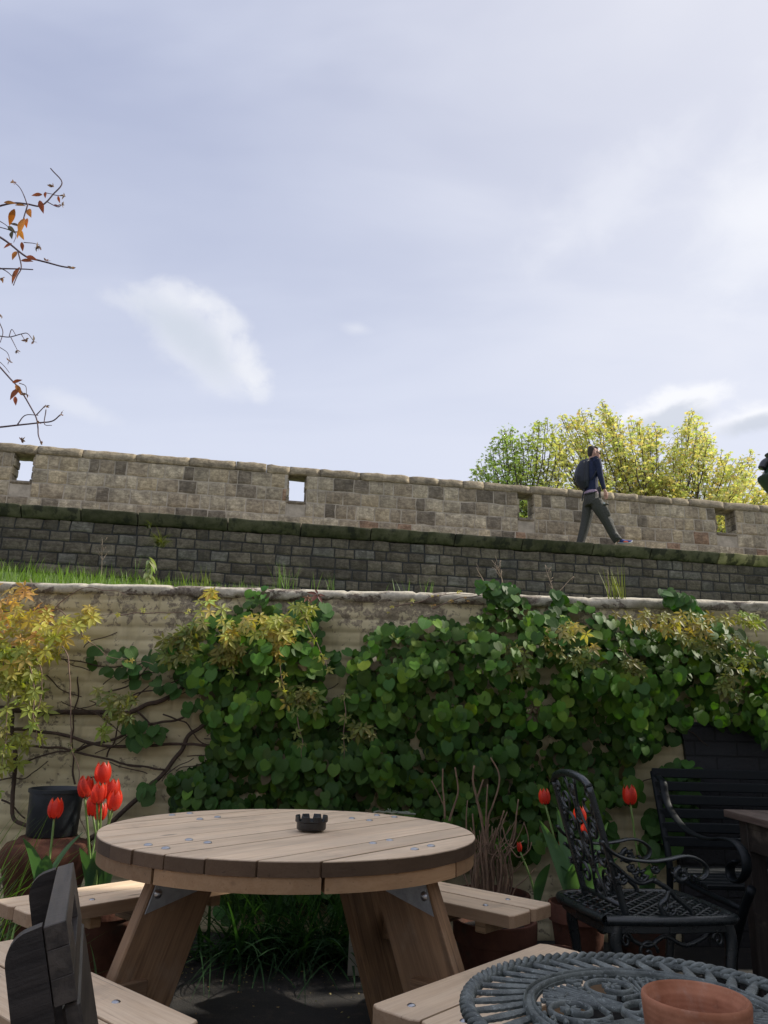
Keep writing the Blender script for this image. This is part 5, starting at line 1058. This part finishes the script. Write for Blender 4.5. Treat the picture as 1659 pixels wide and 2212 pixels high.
twigs('upper thin twig with hanging orange leaves against the sky', [(.0035, [(-160, 450), (0, 405), (100, 385), (205, 395), (300, 408), (355, 370), (400, 315), (470, 225), (385, 120)]), (.002, [(205, 395), (150, 280), (100, 225)]), (.0018, [(355, 370), (440, 415), (470, 400)]), (.0015, [(400, 315), (450, 325), (490, 328)]), (.0025, [(205, 395), (190, 470), (170, 560), (130, 600), (30, 575), (-100, 540)]), (.004, [(-160, 540), (0, 645), (80, 700), (200, 790), (290, 820), (340, 835), (450, 865), (545, 880)]), (.0022, [(-100, 840), (0, 875), (60, 905), (110, 955)]), (.003, [(-100, 890), (0, 880), (150, 880), (250, 890)]), (.0025, [(130, 740), (160, 860), (130, 930), (100, 1010)]), (.0015, [(180, 680), (250, 690), (300, 710)]), (.0015, [(340, 300), (400, 310)]), (.0015, [(0, 520), (60, 560), (120, 620), (100, 680)])],
    [(30, 380, -8, .05, O1), (115, 400, 0, .045, O1), (110, 430, 110, .075, O1), (215, 430, 60, .065, O1), (185, 500, 95, .085, O2), (205, 500, 75, .055, O1), (150, 590, 60, .055, O2), (175, 560, 100, .065, O2), (125, 750, 100, .05, O1), (150, 870, 110, .08, O3), (320, 320, 170, .045, O3), (300, 365, 70, .06, O3), (345, 300, 80, .035, O3), (160, 820, 0, .05, O3), (200, 790, 20, .055, O3), (60, 560, 40, .05, (.12, .12, .06)), (90, 600, 70, .05, (.1, .1, .05)), (90, 690, 140, .04, O3), (165, 680, 80, .04, O3), (80, 540, 20, .045, (.12, .1, .05)), (440, 330, 80, .03, O3), (400, 400, 10, .03, (.25, .1, .12))], (40, 480), [(100, 225), (470, 400), (490, 328), (300, 710), (545, 880), (345, 820), (400, 260), (20, 950), (275, 720)])
twigs('lower bare twig with small rusty leaves trailing down to the stone parapet', [(.002, [(-80, 1395), (0, 1390), (80, 1395), (170, 1370), (215, 1370), (255, 1430)]), (.0015, [(90, 1400), (125, 1500)]), (.002, [(-20, 1230), (0, 1290), (30, 1360), (10, 1440)]), (.0015, [(170, 1370), (200, 1425)]), (.0015, [(80, 1390), (100, 1335), (130, 1380)]), (.0015, [(-40, 1450), (0, 1480), (50, 1520), (70, 1580)]), (.0015, [(-40, 1570), (0, 1590), (40, 1630), (70, 1670)]), (.003, [(-120, 1500), (0, 1625), (100, 1740), (165, 1830), (230, 1930), (275, 2010), (290, 2080), (295, 2140), (320, 2212)]), (.0032, [(-120, 2095), (0, 2080), (130, 2065), (290, 2045), (400, 2030), (460, 1985)]), (.002, [(275, 1990), (350, 1920)]), (.002, [(130, 2060), (190, 1990), (290, 1990)]), (.0018, [(350, 1950), (340, 2050), (400, 2060)]), (.0015, [(140, 1755), (190, 1780), (200, 1840)])],
    [(95, 1745, -20, .04, O3), (120, 1760, 60, .05, O1), (140, 1790, 110, .06, O3), (115, 1850, 80, .04, O3)], (20, 1700), [(255, 1430), (125, 1500), (350, 1920), (460, 1985), (10, 1235), (70, 1580), (205, 1420), (200, 1830), (300, 2050), (320, 2190), (160, 2180)])
# ---------------------------------------------------------------- trees behind the wall
M_MAP = m_leaf('young_maple_leaf', .55, .5, (1.15, 1.15, .6), vein=False); M_BARK = m_plain('maple_bark', (.085, .065, .045), .9, 0, .4, 12)
def tree(name, label, base_u, Yt, env, nsh, leafcol, lsz, dspread, seed, sub=9, cl=5, h0=1.6, low=1130):
    rr_ = random.Random(seed); b = Yp(base_u, 1300, Yt); base_ = np.array([b[0], Yt, h0]); t = thing(name, tuple(base_), label, 'tree'); fork = base_+np.array([0, 0, 2.0]); tr = MB()
    tr.tube(smooth([base_, base_+np.array([.06, 0, 1.0]), fork], 5), np.linspace(.26, .17, 11), 12)
    LP = []; LC = []; tips = env
    ue = np.array([e[0] for e in env]); ve = np.array([e[1] for e in env])
    for i in range(nsh):
        u = ue[0]+(ue[-1]-ue[0])*(i+rr_.random())/nsh; vt = np.interp(u, ue, ve); fr_ = rr_.random(); 
        v = vt+(0 if fr_ < .35 else rr_.random()*(low-vt)*.8); Y_ = Yt+rr_.uniform(-1, 1)*dspread*(1 if v > vt+20 else .5)
        tip = Yp(u, v+6, Y_); mid = fork+(tip-fork)*.45; mid[2] -= .10*abs(tip[0]-fork[0])+.1; mid += np.array([rr_.uniform(-.3, .3), rr_.uniform(-.3, .3), 0]); m2 = fork+(tip-fork)*.78; m2[2] -= .05*abs(tip[0]-fork[0])
        q = smooth([fork, mid, m2, tip], 5); q = q+nr.randn(*q.shape)*.02; tr.tube(q, np.linspace(.034, .007, len(q)), 5)
        L_ = len(q)
        for k_ in range(sub):
            tt = .38+.62*(k_+rr_.random())/sub; p0 = q[min(L_-1, int(tt*(L_-1)))]; sl_ = rr_.uniform(.35, 1.0)*(1.2-tt)*1.6; az = rr_.uniform(0, 6.28); e = p0+np.array([math.cos(az)*sl_*.8, math.sin(az)*sl_*.8, sl_*rr_.uniform(.3, 1.0)])
            # keep the crown outline
            dd_ = e-np.array([0, 0, CH]); y_c = dd_@FW; uu = 829.5+F_PX*(dd_@RW)/y_c; vv = 1106-F_PX*(dd_@UW)/y_c
            if uu < ue[0]-8 or uu > ue[-1]+25 or vv < np.interp(uu, ue, ve)-2: continue
            tr.tube([p0, (p0+e)/2+np.array([0, 0, -.03]), e], [.008, .006, .004], 4)
            for j in range(cl):
                w_ = rr_.uniform(.2, 1); c_ = p0+(e-p0)*w_
                for m__ in range(rr_.randint(2, 4)): LP.append(c_+np.array([rr_.gauss(0, .10), rr_.gauss(0, .10), rr_.gauss(0, .07)])); LC.append(leafcol(rr_, c_, uu))
        for j in range(7):
            c_ = q[-1-min(j//2, L_-1)]; 
            for m__ in range(3): LP.append(c_+np.array([rr_.gauss(0, .05), rr_.gauss(0, .05), rr_.gauss(0, .05)])); LC.append(leafcol(rr_, c_, u))
    LP = np.array(LP); n_ = len(LP); mb = MB(); az = nr.rand(n_)*6.28; nm = np.c_[np.cos(az)*.7, np.sin(az)*.7, .8+.5*nr.randn(n_)]; dd = np.c_[np.cos(az), np.sin(az), -.6+.3*nr.randn(n_)]
    X, Y, Z = frames(n_, nm, dd); inst(mb, MAPLE[0], MAPLE[1], LP, X, Y, Z, lsz*(.6+.6*nr.rand(n_)), np.array(LC)*(1+.16*(nr.rand(n_, 3)-.5)))
    mb.build('crown', M_MAP, t, smooth=False, recalc=False); tr.build('trunk', M_BARK, t, smooth=True); return n_
envY = [(1185, 960), (1200, 935), (1215, 902), (1240, 905), (1262, 882), (1280, 900), (1297, 865), (1312, 895), (1345, 902), (1372, 915), (1400, 932), (1432, 908), (1450, 935), (1475, 918), (1500, 883), (1512, 912), (1530, 935), (1545, 968), (1565, 985), (1590, 1000), (1610, 985), (1627, 978), (1640, 1050), (1665, 1060), (1720, 1040), (1780, 1070)]
envG = [(1018, 1028), (1040, 1000), (1056, 978), (1082, 930), (1111, 928), (1135, 945), (1163, 914), (1185, 908), (1205, 935), (1225, 960)]
def ycol(rr_, c_, u):
    a = np.array((.80, .74, .32)) if rr_.random() < .6 else np.array((.62, .68, .26)); a = np.array((.80, .62, .32)) if rr_.random() < .10 else a
    return a*rr_.uniform(.75, 1.15)
def gcol(rr_, c_, u):
    w_ = max(0, min(1, (u-1120)/110)); a = np.array((.50, .64, .22))*(1-w_)+np.array((.76, .72, .28))*w_ if rr_.random() < .8 else np.array((.3, .36, .05)); return a*rr_.uniform(.7, 1.15)
NL1 = tree('maple_tree', 'broad yellow leaved young maple rising behind the stone parapet and the walking man', 1430, 20.5, [(a_, b_-10) for a_, b_ in envY], 145, ycol, .086, 2.2, 3, 14, 5)
NL2 = tree('maple_tree', 'smaller green leaved maple at the left side of the yellow tree behind the parapet', 1130, 19.0, [(a_, b_-8) for a_, b_ in envG], 44, gcol, .080, 1.3, 9, 11, 4)
print('LEAVES', NL1, NL2, n)
# ---------------------------------------------------------------- walking man with backpack
YM = 12.45; SC = .000918
def pm(x, y, dy=0.0):
    p = Yp((2200+x/4.74)/1.823, (1720+y/4.74)/1.823, YM); return p+np.array([0, dy, 0])
def et(mb, pts, rx, ry, n=14, caps=True):
    """elliptical tube; pts crop-pixel (x,y,depth m); rx in-plane px, ry depth m"""
    P = smooth([pm(*p) for p in pts], 4); k_ = len(P); tt = np.linspace(0, 1, len(pts)); ts = np.linspace(0, 1, k_); RX = np.interp(ts, tt, np.array(rx)*SC); RY = np.interp(ts, tt, ry)
    T = np.gradient(P, axis=0); T /= np.linalg.norm(T, axis=1)[:, None]+1e-9; V = []
    for i in range(k_):
        b = np.array([0, 1., 0]); b = b-T[i]*(b@T[i]); b /= np.linalg.norm(b); a = np.cross(T[i], b)
        for j in range(n): an = 2*math.pi*j/n; V.append(P[i]+a*RX[i]*math.cos(an)+b*RY[i]*math.sin(an))
    F = [[i*n+j, i*n+(j+1) % n, (i+1)*n+(j+1) % n, (i+1)*n+j] for i in range(k_-1) for j in range(n)]+[list(range(n)), [(k_-1)*n+j for j in range(n)]]
    mb.add(V, F)
def remesh(mb, name, mat, parent, vox=.008, sm=2):
    o = mb.build(name, mat, parent); m_ = o.modifiers.new('r', 'REMESH'); m_.mode = 'VOXEL'; m_.voxel_size = vox; m_.use_smooth_shade = True
    if sm: q = o.modifiers.new('s', 'SMOOTH'); q.iterations = sm; q.factor = .5
    dg = bpy.context.evaluated_depsgraph_get(); me = bpy.data.meshes.new_from_object(o.evaluated_get(dg)); o.modifiers.clear(); o.data = me; me.materials.clear(); me.materials.append(mat)
    for p_ in me.polygons: p_.use_smooth = True
    return o
M_SKIN = m_plain('skin', (.50, .27, .19), .55, 0, .15, 30, .1, .002); M_SWT = m_plain('navy_sweater', (.010, .018, .060), .8, 0, .35, 60, .6, .004); M_TRS = m_plain('olive_trousers', (.056, .056, .044), .75, 0, .3, 9, .8, .02)
M_PNK = m_plain('pink_shirt', (.42, .30, .40), .8); M_BAG = m_plain('navy_backpack_nylon', (.017, .021, .034), .6, 0, .35, 20, .5, .01); M_HAIR = m_plain('short_dark_hair', (.05, .036, .028), .8, 0, .5, 120, 1, .006)
M_SHB = m_plain('blue_shoe', (.02, .03, .20), .5); M_SHW = m_plain('white_sole', (.75, .75, .78), .5); M_SHO = m_plain('orange_shoe_patch', (.8, .15, .06), .5)
mf = pm(700, 2010); man = thing('person', (mf[0], YM, ZL), 'man in navy jumper and olive cargo trousers walking right along the stone wall walk', 'person')
FD = -.10; BD = .10   # front (near side) and back leg depth
mb = MB()
et(mb, [(628, 205, 0), (628, 240, 0), (640, 300, 0), (655, 370, 0), (668, 400, 0)], [45, 80, 90, 80, 58], [.045, .075, .08, .07, .05])        # cranium
et(mb, [(690, 225, 0), (712, 290, 0), (722, 350, 0), (718, 400, 0), (708, 450, 0)], [40, 46, 44, 42, 24], [.05, .062, .06, .052, .03])            # face, jaw, chin
et(mb, [(745, 300, 0), (766, 350, 0), (772, 372, 0), (748, 385, 0)], [6, 9, 11, 6], [.008, .012, .014, .01])                                        # nose
et(mb, [(738, 400, 0), (752, 404, 0), (740, 416, 0)], [6, 8, 6], [.02, .022, .018])                                                                # mouth
et(mb, [(648, 305, -.076), (655, 330, -.080), (650, 355, -.074)], [8, 12, 6], [.010, .012, .008])                                                   # ear
et(mb, [(648, 300, .078), (655, 330, .084), (650, 362, .076)], [12, 17, 9], [.010, .012, .008])
et(mb, [(632, 370, 0), (622, 440, 0), (610, 510, 0)], [66, 62, 74], [.058, .06, .075])
et(mb, [(600, 480, 0), (585, 600, 0), (590, 800, 0), (600, 960, 0), (590, 1080, 0)], [60, 95, 95, 85, 80], [.08, .13, .13, .12, .12])
for dy, pts in ((-.19, [(655, 520), (690, 620), (712, 760), (750, 900), (795, 1050), (815, 1100)]), (.19, [(640, 520), (628, 640), (618, 760), (640, 870), (655, 950), (660, 985)])):
    et(mb, [(x, y, dy) for x, y in pts], [58, 48, 42, 38, 26, 30], [.05, .045, .04, .035, .022, .02])
    hx, hy = pts[-1]; et(mb, [(hx-2, hy-30, dy), (hx+8, hy+30, dy), (hx+18, hy+62, dy)], [24, 40, 36], [.018, .018, .014])
    for f_, (x0, y0, x1, y1, x2, y2) in enumerate(((30, 55, 42, 100, 26, 128), (22, 62, 30, 112, 12, 138), (8, 64, 12, 112, -4, 132), (-4, 60, -8, 98, -18, 114))):
        et(mb, [(hx+x0-6, hy+y0-8, dy-.012+f_*.008), (hx+x1-6, hy+y1-6, dy-.012+f_*.008), (hx+x2-4, hy+y2-4, dy-.008+f_*.008)], [10, 9, 7], [.0085, .008, .0065], 8)
    et(mb, [(hx-14, hy+5, dy-.012), (hx-34, hy+48, dy-.02), (hx-32, hy+84, dy-.02)], [13, 11, 8], [.011, .010, .008], 8)
et(mb, [(600, 1100, -.07), (720, 1350, FD), (890, 1640, FD), (1000, 1860, FD), (1095, 1985, FD)], [70, 62, 52, 44, 36], [.06, .055, .05, .045, .036])
et(mb, [(590, 1100, .07), (570, 1350, BD), (530, 1640, BD), (470, 1860, BD), (430, 2010, BD)], [70, 62, 52, 44, 36], [.06, .055, .05, .045, .036])
remesh(mb, 'body', M_SKIN, man, .007, 2)
mb = MB()   # hair cap, back and top of the head
et(mb, [(640, 192, 0), (618, 225, 0), (600, 285, 0), (594, 340, 0), (600, 385, 0)], [38, 76, 62, 48, 30], [.05, .082, .086, .074, .048]); et(mb, [(650, 200, 0), (700, 222, 0), (728, 262, 0)], [22, 30, 14], [.06, .06, .05])
remesh(mb, 'hair', M_HAIR, man, .007, 2)
mb = MB(); et(mb, [(660, 300, -.088), (700, 306, -.072), (745, 316, -.055)], [5, 5, 8], [.003, .003, .004], 6); et(mb, [(742, 318, -.05), (752, 320, 0), (742, 318, .05)], [14, 14, 14], [.03, .03, .03], 8); mb.build('sunglasses', M_BAKE, man, smooth=True)
mb = MB()
et(mb, [(620, 445, 0), (612, 500, 0), (600, 600, 0), (600, 760, 0), (610, 900, 0), (612, 1010, 0), (608, 1045, 0)], [70, 100, 130, 128, 118, 122, 118], [.085, .16, .185, .18, .16, .165, .16])
for dy, pts in ((-.19, [(650, 500), (690, 620), (714, 760), (752, 900), (790, 1040)]), (.19, [(640, 500), (628, 640), (618, 760), (640, 870), (652, 935)])):
    et(mb, [(x, y, dy) for x, y in pts], [78, 66, 58, 50, 38], [.07, .06, .054, .045, .034])
et(mb, [(640, 490, -.20), (640, 480, 0), (640, 490, .20)], [60, 66, 60], [.06, .06, .06])
remesh(mb, 'sweater', M_SWT, man, .009, 2)
mb = MB(); et(mb, [(604, 1030, 0), (606, 1062, 0), (606, 1090, 0)], [122, 128, 126], [.168, .172, .17]); remesh(mb, 'shirt_hem', M_PNK, man, .009, 1)
mb = MB()
et(mb, [(606, 1060, 0), (606, 1110, 0), (600, 1200, 0), (610, 1290, 0)], [122, 128, 128, 118], [.165, .172, .175, .165])
et(mb, [(650, 1200, FD), (730, 1360, FD), (820, 1520, FD), (915, 1700, FD), (990, 1850, FD), (1075, 1968, FD)], [110, 128, 104, 88, 80, 84], [.10, .10, .092, .085, .08, .082])
et(mb, [(590, 1200, BD), (570, 1400, BD), (540, 1560, BD), (500, 1720, BD), (460, 1860, BD), (425, 1985, BD)], [110, 108, 96, 88, 80, 74], [.10, .10, .092, .085, .08, .078])
et(mb, [(925, 1560, FD), (955, 1620, FD), (975, 1700, FD)], [26, 40, 24], [.05, .06, .04]); et(mb, [(790, 1370, FD-.08), (835, 1450, FD-.08), (870, 1530, FD-.075)], [55, 60, 54], [.02, .022, .02]); et(mb, [(780, 1320, FD-.075), (840, 1310, FD-.075), (880, 1320, FD-.06)], [14, 16, 12], [.022, .024, .02])
for i in range(9): q = rnd.random(); et(mb, [(1000+60*q-50, 1860+90*q, FD-.07), (1040+60*q-30, 1850+90*q, FD-.075), (1080+50*q, 1880+80*q, FD-.06)], [7, 10, 6], [.02, .024, .016], 8)
remesh(mb, 'trousers', M_TRS, man, .009, 1)
mb = MB(); p = pm(778, 1305, FD-.125); mb.box(p, np.eye(3), (.036, .006, .034), .002); mb.build('pocket_tag', m_plain('pale_tag', (.45, .47, .45), .6), man)
mb = MB(); et(mb, [(690, 1000, -.175), (705, 1050, -.18), (708, 1100, -.18), (722, 1200, -.17)], [26, 34, 24, 14], [.02, .03, .02, .012]); et(mb, [(480, 1080, 0), (470, 1100, -.1), (560, 1105, -.165), (690, 1060, -.18)], [8, 8, 10, 10], [.01, .01, .01, .01]); mb.build('belt_pouch', M_BAKE, man, smooth=True)
for fx, fy, dy, rt in ((1130, 1985, FD, 0.0), (460, 2020, BD, 0.0)):
    mb = MB(); et(mb, [(fx-40, fy-10, dy), (fx+10, fy-8, dy), (fx+80, fy+6, dy), (fx+150, fy-2, dy), (fx+195, fy-18, dy)], [34, 44, 36, 30, 16], [.038, .042, .046, .048, .03]); so_ = remesh(mb, 'shoe', M_SHB, man, .006, 2)
    mb = MB(); et(mb, [(fx-62, fy+28, dy), (fx+30, fy+34, dy), (fx+120, fy+30, dy), (fx+180, fy+12, dy), (fx+200, fy-12, dy)], [13, 13, 13, 13, 10], [.038, .044, .048, .05, .03]); mb.build('sole', M_SHW, so_, smooth=True)
    mb = MB(); et(mb, [(fx+30, fy+12, dy-.040), (fx+75, fy+10, dy-.043), (fx+120, fy+16, dy-.042)], [12, 16, 9], [.008, .009, .007]); mb.build('shoe_patch', M_SHO, so_, smooth=True)
bag = thing('backpack', tuple(pm(470, 980)), 'dark navy backpack with dangling black straps on the walking man', 'backpack')
mb = MB()
et(mb, [(540, 455, 0), (500, 520, 0), (470, 640, 0), (462, 760, 0), (480, 880, 0), (515, 975, 0)], [62, 120, 150, 148, 125, 70], [.10, .15, .165, .17, .165, .12], 20)
et(mb, [(380, 560, 0), (350, 680, 0), (365, 800, 0), (400, 890, 0)], [40, 52, 50, 30], [.10, .13, .13, .09], 16)
remesh(mb, 'main_bag', M_BAG, bag, .010, 3)
mb = MB(); et(mb, [(505, 470, -.06), (520, 436, -.05), (545, 445, -.04)], [7, 7, 7], [.01, .01, .01], 8); mb.build('grab_handle', M_BAKE, bag, smooth=True)
for pts, w_ in (([(300, 745), (285, 820), (270, 900)], 9), ([(460, 975), (448, 1060), (430, 1140), (420, 1220)], 13)):
    mb = MB(); et(mb, [(x, y, -.06) for x, y in pts], [w_*.8, w_, w_*1.1][:len(pts)]+([w_*.9] if len(pts) > 3 else []), [.004]*len(pts), 8); mb.build('dangling_strap', M_BAKE, bag, smooth=True)
mb = MB(); et(mb, [(540, 470, -.16), (600, 455, -.17), (668, 500, -.20), (690, 600, -.20), (640, 720, -.19), (560, 850, -.17)], [14, 18, 20, 18, 14, 10], [.02, .02, .02, .02, .016, .012]); mb.build('shoulder_strap', M_BAG, bag, smooth=True)
mb = MB(); et(mb, [(430, 500, -.150), (428, 640, -.168), (432, 800, -.170), (440, 930, -.155)], [5, 5, 5, 5], [.006]*4, 6); mb.build('side_seam', M_BAKE, bag, smooth=True)
